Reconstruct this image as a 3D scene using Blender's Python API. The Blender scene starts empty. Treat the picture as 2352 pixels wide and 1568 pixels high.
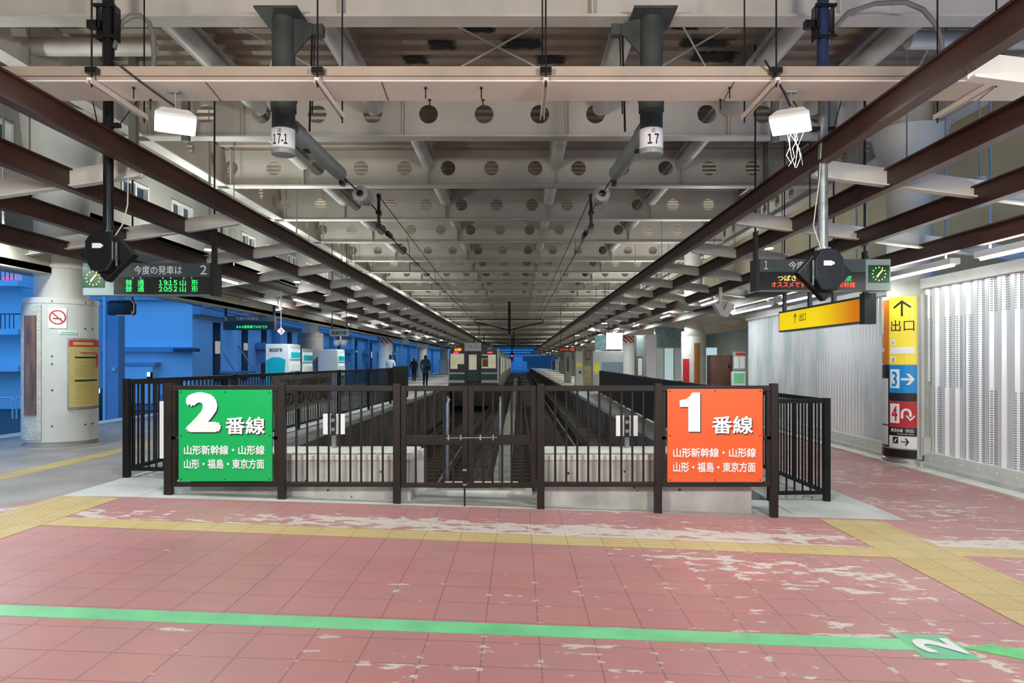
import bpy, bmesh, math, random
from mathutils import Vector, Matrix
random.seed(7)
SC = bpy.context.scene
COL = SC.collection
F = 1620.0
HX, HY, EYE = 1190.0, 830.0, 1.5
SL = 0.038                                  # lateral fall of the concourse floor

# ------------------------------------------------------------------ camera
cd = bpy.data.cameras.new('camera')
cam = bpy.data.objects.new('camera', cd); COL.objects.link(cam)
cam.location = (0, 0, EYE); cam.rotation_euler = (math.pi/2, 0, 0)
cd.sensor_width = 36; cd.lens = F*36/2352
cd.shift_x = -14/2352; cd.shift_y = 46/2352
cd.clip_start = 0.05; cd.clip_end = 2000
SC.camera = cam
# ------------------------------------------------------------------ sky, exposure, concourse lamps, added ceiling fill
W = bpy.data.worlds.new('dusk'); SC.world = W; W.use_nodes = True
bg = W.node_tree.nodes['Background']
bg.inputs[0].default_value = (0.085, 0.405, 1.12, 1); bg.inputs[1].default_value = 1.35
SC.view_settings.view_transform = 'Standard'; SC.view_settings.look = 'None'
SC.view_settings.gamma = 1; SC.view_settings.use_curve_mapping = False
SC.view_settings.exposure = 0.0

def lamp(name, kind, loc, target, power, color=(1, 1, 1), size=0.5, size_y=None, spot=None, blend=0.5):
    l = bpy.data.lights.new(name, kind); l.energy = power; l.color = color
    if kind == 'AREA':
        l.shape = 'RECTANGLE'; l.size = size; l.size_y = size_y or size
    else:
        l.shadow_soft_size = size
    if kind == 'SPOT':
        l.spot_size = math.radians(spot); l.spot_blend = blend
    o = bpy.data.objects.new(name, l); COL.objects.link(o); o.location = loc
    d = Vector(target)-Vector(loc)
    o.rotation_euler = d.to_track_quat('-Z', 'Y').to_euler()
    return o
WARM = (1.0, 0.96, 0.88); COOL = (0.93, 1.0, 0.98)
for x, y in ((-3.5, -2.5), (3.5, -2.5), (-3.5, -4.8), (3.5, -4.8)):
    lamp('concourse_lamp', 'AREA', (x, y, 3.5), (x, y+0.3, 0), 45, WARM, 1.2, 0.4)
for x in (-3.0, 3.0):
    lamp('ceiling_fill_light', 'AREA', (x, 0.4, 3.2), (x*0.5, 15, 6.2), 245, WARM, 0.8, 0.5)  # added fill aimed at the ceiling girders, no fixture stands here
for x, tx in ((-3.15, -1.6), (2.47, 1.2)):
    lamp('flood_beam', 'SPOT', (x, 6.45, 3.62), (tx, 5.2, 0), 430, COOL, 0.12, spot=165, blend=0.7)

# ------------------------------------------------------------------ helpers
def fz(x):                                  # floor height
    return -SL*x if x > -4.3 else 0.1634
def Q(px, py, y):                           # the point of the place at distance y that the photo shows at (px, py)
    return Vector(((px-HX)*y/F, y, EYE-(py-HY)*y/F))
def QX(px, y): return (px-HX)*y/F
def QZ(py, y): return EYE-(py-HY)*y/F

class MB:
    def __init__(s): s.v = []; s.f = []; s.mi = []; s.cur = 0
    def add(s, vs, fs):
        n = len(s.v); s.v += [tuple(v) for v in vs]
        for f in fs: s.f.append([i+n for i in f]); s.mi.append(s.cur)
        return s
    def box(s, x0, x1, y0, y1, z0, z1):
        if x0 > x1: x0, x1 = x1, x0
        if y0 > y1: y0, y1 = y1, y0
        if z0 > z1: z0, z1 = z1, z0
        return s.add([(x0,y0,z0),(x1,y0,z0),(x1,y1,z0),(x0,y1,z0),(x0,y0,z1),(x1,y0,z1),(x1,y1,z1),(x0,y1,z1)],
                     [(3,2,1,0),(4,5,6,7),(0,1,5,4),(1,2,6,5),(2,3,7,6),(3,0,4,7)])
    def bar(s, p, q, w, h, up=(0,0,1)):     # oriented box, w across, h along up
        p = Vector(p); q = Vector(q); d = (q-p).normalized(); u = Vector(up)
        a = d.cross(u)
        if a.length < 1e-4: a = d.cross(Vector((0,1,0)))
        a.normalize(); b = a.cross(d)
        a *= w/2; b *= h/2
        return s.add([p-a-b,p+a-b,p+a+b,p-a+b,q-a-b,q+a-b,q+a+b,q-a+b],
                     [(0,1,2,3),(7,6,5,4),(4,5,1,0),(5,6,2,1),(6,7,3,2),(7,4,0,3)])
    def cyl(s, p, q, r, n=16, r2=None, cap=True):
        p = Vector(p); q = Vector(q); d = (q-p).normalized()
        a = d.cross(Vector((0,0,1)))
        if a.length < 1e-4: a = Vector((1,0,0))
        a.normalize(); b = d.cross(a); r2 = r if r2 is None else r2
        vs = []
        for k in range(n):
            t = 2*math.pi*k/n; o = a*math.cos(t)+b*math.sin(t)
            vs += [p+o*r, q+o*r2]
        fs = [(2*k, 2*((k+1)%n), 2*((k+1)%n)+1, 2*k+1) for k in range(n)]
        if cap: fs += [tuple(2*k for k in reversed(range(n))), tuple(2*k+1 for k in range(n))]
        return s.add(vs, fs)
    def lathe(s, p, q, prof, n=20):         # prof: (t along pq 0..1, r)
        p = Vector(p); q = Vector(q); L = q-p; d = L.normalized()
        a = d.cross(Vector((0,0,1)))
        if a.length < 1e-4: a = Vector((1,0,0))
        a.normalize(); b = d.cross(a); vs = []; fs = []
        for t, r in prof:
            for k in range(n):
                g = 2*math.pi*k/n
                vs.append(p+L*t+(a*math.cos(g)+b*math.sin(g))*max(r, 1e-4))
        m = len(prof)
        for i in range(m-1):
            for k in range(n):
                k2 = (k+1)%n
                fs.append((i*n+k, i*n+k2, (i+1)*n+k2, (i+1)*n+k))
        fs.append(tuple(reversed(range(n)))); fs.append(tuple((m-1)*n+k for k in range(n)))
        return s.add(vs, fs)
    def tube(s, pts, r, n=8):
        pts = [Vector(p) for p in pts]; vs = []; fs = []; m = len(pts); prev = None
        for i, p in enumerate(pts):
            d = (pts[min(i+1, m-1)]-pts[max(i-1, 0)]).normalized()
            a = d.cross(Vector((0,0,1))) if prev is None else prev-d*prev.dot(d)
            if a.length < 1e-3: a = d.cross(Vector((0,1,0)))
            a.normalize(); prev = a; b = d.cross(a)
            for k in range(n):
                g = 2*math.pi*k/n
                vs.append(p+(a*math.cos(g)+b*math.sin(g))*r)
        for i in range(m-1):
            for k in range(n):
                k2 = (k+1)%n
                fs.append((i*n+k, i*n+k2, (i+1)*n+k2, (i+1)*n+k))
        fs.append(tuple(reversed(range(n)))); fs.append(tuple((m-1)*n+k for k in range(n)))
        return s.add(vs, fs)
    def prism(s, pts, d):                   # closed polygon of 3-D points pushed by d
        d = Vector(d); pts = [Vector(p) for p in pts]; n = len(pts)
        return s.add(pts+[p+d for p in pts], [tuple(range(n)), tuple(reversed(range(n, 2*n)))]+[(i, i+n, (i+1)%n+n, (i+1)%n) for i in range(n)])
    def arc(s, c, r0, r1, a0, a1, z0, z1, n=20):   # vertical curved plate around (cx,cy)
        vs = []; fs = []
        for k in range(n+1):
            t = a0+(a1-a0)*k/n; cx, cy = math.cos(t), math.sin(t)
            vs += [(c[0]+cx*r0,c[1]+cy*r0,z0),(c[0]+cx*r1,c[1]+cy*r1,z0),(c[0]+cx*r1,c[1]+cy*r1,z1),(c[0]+cx*r0,c[1]+cy*r0,z1)]
        for k in range(n):
            i = 4*k; j = i+4
            fs += [(i,j,j+1,i+1),(i+1,j+1,j+2,i+2),(i+2,j+2,j+3,i+3),(i+3,j+3,j,i)]
        fs += [(0,1,2,3),(4*n+3,4*n+2,4*n+1,4*n)]
        return s.add(vs, fs)
    def build(s, name, mats, parent=None, origin=None, bevel=0, smooth=False):
        me = bpy.data.meshes.new(name)
        if parent is not None:
            o0 = wloc(parent)
        elif origin is not None: o0 = Vector(origin)
        else:
            xs = [v[0] for v in s.v]; ys = [v[1] for v in s.v]; zs = [v[2] for v in s.v]
            o0 = Vector(((min(xs)+max(xs))/2, (min(ys)+max(ys))/2, min(zs)))
        vs = [(v[0]-o0.x, v[1]-o0.y, v[2]-o0.z) for v in s.v]
        me.from_pydata(vs, [], s.f)
        if not isinstance(mats, (list, tuple)): mats = [mats]
        for m in mats: me.materials.append(m)
        if len(mats) > 1: me.polygons.foreach_set('material_index', s.mi)
        b = bmesh.new(); b.from_mesh(me); bmesh.ops.recalc_face_normals(b, faces=b.faces); b.to_mesh(me); b.free()
        if smooth:
            me.polygons.foreach_set('use_smooth', [True]*len(me.polygons))
            try: me.set_sharp_from_angle(angle=math.radians(38))
            except Exception: pass
        ob = bpy.data.objects.new(name, me); COL.objects.link(ob)
        if parent is not None: ob.parent = parent
        else: ob.location = o0
        if bevel:
            bm = ob.modifiers.new('bevel', 'BEVEL'); bm.width = bevel; bm.segments = 2; bm.limit_method = 'ANGLE'
        return ob

def wloc(o):
    v = Vector(o.location)
    while o.parent is not None: o = o.parent; v += Vector(o.location)
    return v
def tag(o, label=None, cat=None, group=None, kind=None):
    if label: o['label'] = label
    if cat: o['category'] = cat
    if group: o['group'] = group
    if kind: o['kind'] = kind
    return o
def thing(name, label, cat, loc=(0,0,0), group=None):
    o = bpy.data.objects.new(name, None); COL.objects.link(o); o.location = loc; o.empty_display_size = 0.1
    return tag(o, label, cat, group)
def struct(o, label=None): o['kind'] = 'structure'; return o
def copy_tree(o, parent=None, loc=None):
    c = o.copy(); COL.objects.link(c)
    if parent is not None: c.parent = parent
    if loc is not None: c.location = loc
    for ch in list(o.children): copy_tree(ch, c)
    return c

# ------------------------------------------------------------------ lettering
def text_polys(body, bold=0.0, res=3, spacing=1.0):
    cu = bpy.data.curves.new('t', 'FONT'); cu.body = body; cu.size = 1.0; cu.offset = bold; cu.resolution_u = res
    cu.space_character = spacing; cu.fill_mode = 'FRONT'
    ob = bpy.data.objects.new('t', cu); COL.objects.link(ob)
    dg = bpy.context.evaluated_depsgraph_get(); dg.update()
    me = bpy.data.meshes.new_from_object(ob.evaluated_get(dg))
    vs = [tuple(v.co) for v in me.vertices]; fs = [tuple(p.vertices) for p in me.polygons]
    bpy.data.objects.remove(ob); bpy.data.curves.remove(cu); bpy.data.meshes.remove(me)
    return vs, fs
def lettering(name, body, mat, parent, o, ux, uy, w, h, bold=0.0, thick=0.003, keep=False, spacing=1.0):
    """letters filling a w x h box whose lower left corner is o, written along ux, upright along uy"""
    vs, fs = text_polys(body, 0.0, spacing=spacing)
    if not vs: return None
    x0 = min(v[0] for v in vs); x1 = max(v[0] for v in vs); y0 = min(v[1] for v in vs); y1 = max(v[1] for v in vs)
    sx = w/max(x1-x0, 1e-6); sy = h/max(y1-y0, 1e-6)
    if keep: sx = sy = min(sx, sy)
    o = Vector(o); ux = Vector(ux).normalized(); uy = Vector(uy).normalized(); nz = ux.cross(uy)
    if bold:
        bx, by = bold*1.0, bold*0.8
        sx = w/(x1-x0+2*bx); sy = h/(y1-y0+2*by); allv = []; allf = []; nn = len(vs)
        for j, (ax, ay) in enumerate(((0,0),(1,0),(-1,0),(0,1),(0,-1),(.7,.7),(-.7,.7),(.7,-.7),(-.7,-.7))):
            allv += [(v[0]+bx*(1+ax), v[1]+by*(1+ay), 0) for v in vs]; allf += [tuple(i+j*nn for i in f) for f in fs]
        vs, fs = allv, allf
    nn = len(vs)//9 if bold else len(vs)
    base = [o+ux*((v[0]-x0)*sx)+uy*((v[1]-y0)*sy)+nz*(0.0002*(i//nn)) for i, v in enumerate(vs)]
    top = [b+nz*thick for b in base]; n = len(base)
    from collections import Counter
    e = {}
    for f in fs:
        for i in range(len(f)):
            a, b = f[i], f[(i+1)%len(f)]; k = (min(a,b), max(a,b)); e.setdefault(k, []).append((a, b))
    F2 = [tuple(i+n for i in f) for f in fs]
    for k, l in e.items():
        if len(l) == 1: a, b = l[0]; F2.append((a, b, b+n, a+n))
    m = MB(); m.add(base+top, F2)
    me = bpy.data.meshes.new(name); o0 = wloc(parent)
    me.from_pydata([tuple(Vector(v)-o0) for v in m.v], [], m.f); me.materials.append(mat)
    ob = bpy.data.objects.new(name, me); COL.objects.link(ob); ob.parent = parent
    return ob
def ltr_px(name, body, mat, parent, x0, x1, y0, y1, d, **k):   # camera-side face lettering at distance d
    return lettering(name, body, mat, parent, Q(x0, y1, d), (1,0,0), (0,0,1), (x1-x0)*d/F, (y1-y0)*d/F, **k)

# ------------------------------------------------------------------ materials
def nmat(name):
    m = bpy.data.materials.new(name); m.use_nodes = True
    return m, m.node_tree, m.node_tree.nodes, m.node_tree.links, m.node_tree.nodes['Principled BSDF']
def mat(name, col, rough=0.55, metal=0.0, var=0.12, scale=3.0, bump=0.0, bscale=40.0, emit=None, es=0.0, spec=0.5, stretch=None, coat=0):
    m, nt, N, L, P = nmat(name)
    P.inputs['Roughness'].default_value = rough; P.inputs['Metallic'].default_value = metal
    P.inputs['Specular IOR Level'].default_value = spec
    if coat: P.inputs['Coat Weight'].default_value = coat
    tc = N.new('ShaderNodeTexCoord'); mp = N.new('ShaderNodeMapping'); L.new(tc.outputs['Object'], mp.inputs[0])
    if stretch: mp.inputs['Scale'].default_value = stretch
    nz = N.new('ShaderNodeTexNoise'); nz.inputs['Scale'].default_value = scale; nz.inputs['Detail'].default_value = 5
    L.new(mp.outputs[0], nz.inputs['Vector'])
    rp = N.new('ShaderNodeValToRGB'); L.new(nz.outputs['Fac'], rp.inputs[0])
    c0 = [max(0, c*(1-var*1.6)) for c in col]; c1 = [min(1, c*(1+var)) for c in col]
    rp.color_ramp.elements[0].position = 0.3; rp.color_ramp.elements[1].position = 0.7
    rp.color_ramp.elements[0].color = (*c0, 1); rp.color_ramp.elements[1].color = (*c1, 1)
    L.new(rp.outputs[0], P.inputs['Base Color'])
    if bump:
        n2 = N.new('ShaderNodeTexNoise'); n2.inputs['Scale'].default_value = bscale; L.new(mp.outputs[0], n2.inputs['Vector'])
        b = N.new('ShaderNodeBump'); b.inputs['Strength'].default_value = bump; b.inputs['Distance'].default_value = 0.02
        L.new(n2.outputs['Fac'], b.inputs['Height']); L.new(b.outputs[0], P.inputs['Normal'])
    if emit:
        P.inputs['Emission Color'].default_value = (*emit, 1); P.inputs['Emission Strength'].default_value = es
    return m
def lum(name, col, s): return mat(name, col, 0.6, var=0.0, emit=col, es=s)
M = {}
M['girder'] = mat('girder paint', (0.61, 0.565, 0.50), 0.5, var=0.10, scale=0.8, bump=0.05)
M['flange'] = mat('flange paint', (0.58, 0.54, 0.49), 0.45, var=0.10, scale=1.5)
M['tray'] = mat('beige tray', (0.74, 0.67, 0.60), 0.55, var=0.06, scale=1.0)
M['tubep'] = mat('tube paint', (0.60, 0.57, 0.52), 0.45, var=0.12, scale=1.5)
M['deck'] = None
M['brown'] = mat('brown fence paint', (0.019, 0.0125, 0.0105), 0.45, var=0.2, scale=4, spec=0.35)
M['black'] = mat('black fence paint', (0.007, 0.0065, 0.007), 0.5, var=0.2, spec=0.25)
M['redbrown'] = mat('red brown beam', (0.060, 0.018, 0.012), 0.45, var=0.3, scale=0.7)
M['white'] = mat('white paint', (0.78, 0.78, 0.76), 0.45, var=0.05)
M['plate'] = mat('ivory plate', (0.68, 0.66, 0.61), 0.45, var=0.06)
M['cream'] = mat('cream wall', (0.55, 0.52, 0.42), 0.7, var=0.10, scale=0.8)
M['conc'] = mat('concrete', (0.50, 0.49, 0.46), 0.85, var=0.22, scale=2.2, bump=0.25, bscale=25)
M['conccap'] = mat('pale concrete cap', (0.72, 0.71, 0.66), 0.8, var=0.12, scale=4, bump=0.15)
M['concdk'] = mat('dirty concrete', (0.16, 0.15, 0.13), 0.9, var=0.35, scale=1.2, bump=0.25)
M['grey'] = mat('grey concrete', (0.55, 0.57, 0.55), 0.65, var=0.16, scale=1.5, bump=0.08)
M['asph'] = mat('asphalt', (0.31, 0.295, 0.28), 0.6, var=0.18, scale=1.3, bump=0.12, bscale=90)
M['platr'] = mat('pale platform paving', (0.66, 0.63, 0.55), 0.6, var=0.1, scale=0.8)
M['ballast'] = mat('ballast', (0.12, 0.11, 0.10), 0.95, var=0.6, scale=14, bump=1.0, bscale=14)
M['steel'] = mat('steel', (0.45, 0.45, 0.45), 0.35, 0.8, var=0.1)
M['railtop'] = mat('rail steel', (0.20, 0.17, 0.15), 0.35, 0.8, var=0.3)
M['sleeper'] = mat('sleeper', (0.09, 0.075, 0.06), 0.9, var=0.3)
M['polegrn'] = mat('dark green steel', (0.055, 0.065, 0.058), 0.5, var=0.25, scale=3)
M['insul'] = mat('grey insulator', (0.30, 0.33, 0.31), 0.4, var=0.15)
M['porc'] = mat('glazed porcelain', (0.36, 0.36, 0.33), 0.2, var=0.1, coat=0.5)
M['blk'] = mat('black plastic', (0.012, 0.013, 0.015), 0.35, var=0.2)
M['blksteel'] = mat('black steel', (0.014, 0.015, 0.017), 0.25, var=0.2, metal=0.3)
M['galv'] = mat('galvanised steel', (0.35, 0.38, 0.38), 0.35, 0.7, var=0.2, scale=12)
M['navy'] = mat('navy steel', (0.02, 0.03, 0.10), 0.4, var=0.2)
M['tarp'] = mat('dark tarpaulin', (0.005, 0.0065, 0.008), 0.35, var=0.25, scale=6, bump=0.12, bscale=12)
M['green'] = mat('green sign', (0.0, 0.44, 0.11), 0.35, var=0.02)
M['orange'] = mat('orange sign', (0.86, 0.125, 0.03), 0.35, var=0.02)
M['ltr'] = mat('white lettering', (0.90, 0.90, 0.92), 0.4, var=0.0)
M['ink'] = mat('black lettering', (0.012, 0.012, 0.014), 0.5, var=0.0)
M['hdr'] = mat('slate header', (0.065, 0.085, 0.09), 0.35, var=0.05)
M['case'] = mat('pale grey case', (0.31, 0.39, 0.37), 0.4, var=0.05)
M['scr'] = mat('led screen', (0.010, 0.012, 0.012), 0.25, var=0.1)
M['ledg'] = mat('green led', (0.02, 0.3, 0.08), 0.6, var=0.0, emit=(0.06, 1.0, 0.22), es=0.9)
M['ledr'] = mat('red led', (0.3, 0.03, 0.02), 0.6, var=0.0, emit=(1.0, 0.10, 0.04), es=1.1)
M['ledy'] = mat('yellow led', (0.3, 0.2, 0.05), 0.6, var=0.0, emit=(1.0, 0.75, 0.15), es=1.0)
M['clock'] = mat('green clock dial', (0.003, 0.04, 0.014), 0.3, emit=(0.0, 0.25, 0.05), es=0.10)
M['clockh'] = lum('clock marks', (0.85, 0.95, 0.25), 1.3)
M['tactile'] = None
M['stripe'] = mat('green floor line', (0.18, 0.62, 0.30), 0.4, var=0.10, scale=5)
M['stripe2'] = mat('green floor arrow', (0.10, 0.55, 0.17), 0.4, var=0.15, scale=9)
M['fluo'] = lum('tube light', (0.95, 1.0, 0.95), 16)
M['lampface'] = lum('led face', (0.86, 1.0, 0.98), 60)
M['lampdisc'] = lum('lamp disc', (0.95, 1.0, 0.97), 45)
M['board'] = mat('brown board', (0.16, 0.10, 0.075), 0.6, var=0.35, scale=4, stretch=(3,3,0.4))
M['jacket'] = mat('grey column jacket', (0.58, 0.60, 0.56), 0.5, var=0.07, scale=1.5)
M['shaft'] = mat('column paint', (0.60, 0.59, 0.54), 0.5, var=0.07, scale=1.2)
M['rough'] = mat('rough rendering', (0.52, 0.54, 0.50), 0.9, var=0.1, scale=10, bump=1.0, bscale=38)
M['paper'] = mat('yellowed notice paper', (0.50, 0.42, 0.14), 0.5, var=0.08)
M['red'] = mat('red print', (0.55, 0.02, 0.025), 0.45, var=0.05)
M['yellow'] = mat('yellow sign', (0.92, 0.74, 0.05), 0.35, var=0.02, emit=(0.92, 0.74, 0.05), es=0.1)
M['blue'] = mat('blue sign', (0.0, 0.28, 0.74), 0.35, var=0.02)
M['orange2'] = mat('orange column sign', (0.70, 0.21, 0.02), 0.4, var=0.03)
M['teal'] = mat('teal print', (0.0, 0.42, 0.52), 0.4, var=0.05)
M['pale'] = mat('pale sign', (0.72, 0.74, 0.74), 0.4, var=0.03)
M['facade'] = mat('facade render', (0.72, 0.82, 0.86), 0.8, var=0.06, scale=0.2)
M['facade2'] = mat('facade band', (0.34, 0.44, 0.56), 0.8, var=0.08, scale=0.3)
M['darkwin'] = mat('dark window', (0.02, 0.04, 0.07), 0.15, var=0.2)
M['glass'] = mat('grey glass', (0.10, 0.13, 0.14), 0.12, var=0.2)
M['litwin'] = mat('lit window', (0.5, 0.45, 0.32), 0.3, var=0.45, scale=2.2, emit=(0.85, 0.78, 0.5), es=0.35)
M['traingrn'] = mat('train green', (0.004, 0.075, 0.045), 0.35, var=0.05)
M['trainsil'] = mat('brushed train steel', (0.42, 0.44, 0.42), 0.35, 0.5, var=0.06)
M['traindk'] = mat('dark train front', (0.018, 0.022, 0.020), 0.3, var=0.1)
M['coat'] = mat('dark blue coat', (0.03, 0.055, 0.085), 0.9, var=0.2)
M['coatw'] = mat('pale jacket', (0.55, 0.66, 0.70), 0.9, var=0.1)
M['coatk'] = mat('black coat', (0.012, 0.012, 0.02), 0.9, var=0.2)
M['trous'] = mat('dark trousers', (0.015, 0.015, 0.022), 0.9, var=0.2)
M['skin'] = mat('skin', (0.52, 0.32, 0.23), 0.6, var=0.05)
M['hair'] = mat('black hair', (0.01, 0.009, 0.008), 0.5, var=0.1)
M['redlamp'] = lum('red lamp', (1.0, 0.02, 0.06), 4)
M['banner'] = mat('grey banner cloth', (0.22, 0.21, 0.19), 0.9, var=0.2, scale=5)
M['concmid'] = mat('brown grey jacket', (0.20, 0.19, 0.175), 0.6, var=0.1)
M['wood'] = mat('brown timber cabinet', (0.11, 0.05, 0.035), 0.5, var=0.25, scale=3, stretch=(4,4,0.5))
M['oboard'] = mat('orange board', (0.42, 0.17, 0.05), 0.6, var=0.2, scale=3)
M['cable'] = mat('black cable', (0.01, 0.01, 0.01), 0.5)
M['hose'] = mat('grey hose', (0.20, 0.19, 0.17), 0.5)
M['ivory'] = mat('ivory cable', (0.6, 0.58, 0.5), 0.5)

def deck_mat():
    m, nt, N, L, P = nmat('roof deck')
    P.inputs['Roughness'].default_value = 0.7
    tc = N.new('ShaderNodeTexCoord')
    nz = N.new('ShaderNodeTexNoise'); nz.inputs['Scale'].default_value = 0.9; nz.inputs['Detail'].default_value = 6
    L.new(tc.outputs['Object'], nz.inputs['Vector'])
    rp = N.new('ShaderNodeValToRGB'); L.new(nz.outputs['Fac'], rp.inputs[0])
    rp.color_ramp.elements[0].position = 0.3; rp.color_ramp.elements[0].color = (0.30, 0.24, 0.19, 1)
    rp.color_ramp.elements[1].position = 0.7; rp.color_ramp.elements[1].color = (0.46, 0.38, 0.30, 1)
    L.new(rp.outputs[0], P.inputs['Base Color']); return m
M['deck'] = deck_mat()
def soot_mat():
    m, nt, N, L, P = nmat('soot stain')
    P.inputs['Roughness'].default_value = 0.9; P.inputs['Base Color'].default_value = (0.02, 0.017, 0.014, 1)
    tc = N.new('ShaderNodeTexCoord'); mp = N.new('ShaderNodeMapping'); L.new(tc.outputs['Generated'], mp.inputs[0])
    mp.inputs['Location'].default_value = (-1, -1, 0); mp.inputs['Scale'].default_value = (2, 2, 0)
    ab = N.new('ShaderNodeVectorMath'); ab.operation = 'ABSOLUTE'; L.new(mp.outputs[0], ab.inputs[0]); sx = N.new('ShaderNodeSeparateXYZ'); L.new(ab.outputs[0], sx.inputs[0]); g = N.new('ShaderNodeMath'); g.operation = 'MAXIMUM'; L.new(sx.outputs[0], g.inputs[0]); L.new(sx.outputs[1], g.inputs[1])
    nz = N.new('ShaderNodeTexNoise'); nz.inputs['Scale'].default_value = 9; L.new(tc.outputs['Object'], nz.inputs['Vector'])
    a = N.new('ShaderNodeMath'); a.operation = 'MULTIPLY_ADD'; L.new(nz.outputs['Fac'], a.inputs[0]); a.inputs[1].default_value = 0.9
    L.new(g.outputs[0], a.inputs[2])
    r = N.new('ShaderNodeMapRange'); L.new(a.outputs[0], r.inputs[0]); r.inputs[1].default_value = 1.0; r.inputs[2].default_value = 1.45
    r.inputs[3].default_value = 0.95; r.inputs[4].default_value = 0.0
    L.new(r.outputs[0], P.inputs['Alpha']); return m
M['soot'] = soot_mat()

def grid_nodes(N, L, vec, ox, oy, s):
    """tile cell coordinates: returns (distance to the nearest joint in tiles, cell id vector)"""
    mp = N.new('ShaderNodeMapping'); L.new(vec, mp.inputs[0])
    mp.inputs['Scale'].default_value = (1/s, 1/s, 0); mp.inputs['Location'].default_value = (-ox/s, -oy/s, 0)
    fl = N.new('ShaderNodeVectorMath'); fl.operation = 'FLOOR'; L.new(mp.outputs[0], fl.inputs[0])
    fr = N.new('ShaderNodeVectorMath'); fr.operation = 'FRACTION'; L.new(mp.outputs[0], fr.inputs[0])
    sx = N.new('ShaderNodeSeparateXYZ'); L.new(fr.outputs[0], sx.inputs[0])
    ds = []
    for ax in (0, 1):
        a = N.new('ShaderNodeMath'); a.operation = 'SUBTRACT'; L.new(sx.outputs[ax], a.inputs[0]); a.inputs[1].default_value = 0.5
        b = N.new('ShaderNodeMath'); b.operation = 'ABSOLUTE'; L.new(a.outputs[0], b.inputs[0])
        c = N.new('ShaderNodeMath'); c.operation = 'SUBTRACT'; c.inputs[0].default_value = 0.5; L.new(b.outputs[0], c.inputs[1]); ds.append(c)
    mn = N.new('ShaderNodeMath'); mn.operation = 'MINIMUM'; L.new(ds[0].outputs[0], mn.inputs[0]); L.new(ds[1].outputs[0], mn.inputs[1])
    return mn.outputs[0], fl.outputs[0]
def mathn(N, L, op, a, b=None, clamp=False):
    n = N.new('ShaderNodeMath'); n.operation = op; n.use_clamp = clamp
    for i, x in enumerate((a, b)):
        if x is None: continue
        if isinstance(x, (int, float)): n.inputs[i].default_value = x
        else: L.new(x, n.inputs[i])
    return n.outputs[0]
def mixc(N, L, f, a, b):
    n = N.new('ShaderNodeMix'); n.data_type = 'RGBA'
    if isinstance(f, (int, float)): n.inputs[0].default_value = f
    else: L.new(f, n.inputs[0])
    for i, x in ((6, a), (7, b)):
        if isinstance(x, tuple): n.inputs[i].default_value = (*x, 1)
        else: L.new(x, n.inputs[i])
    return n.outputs[2]
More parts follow.
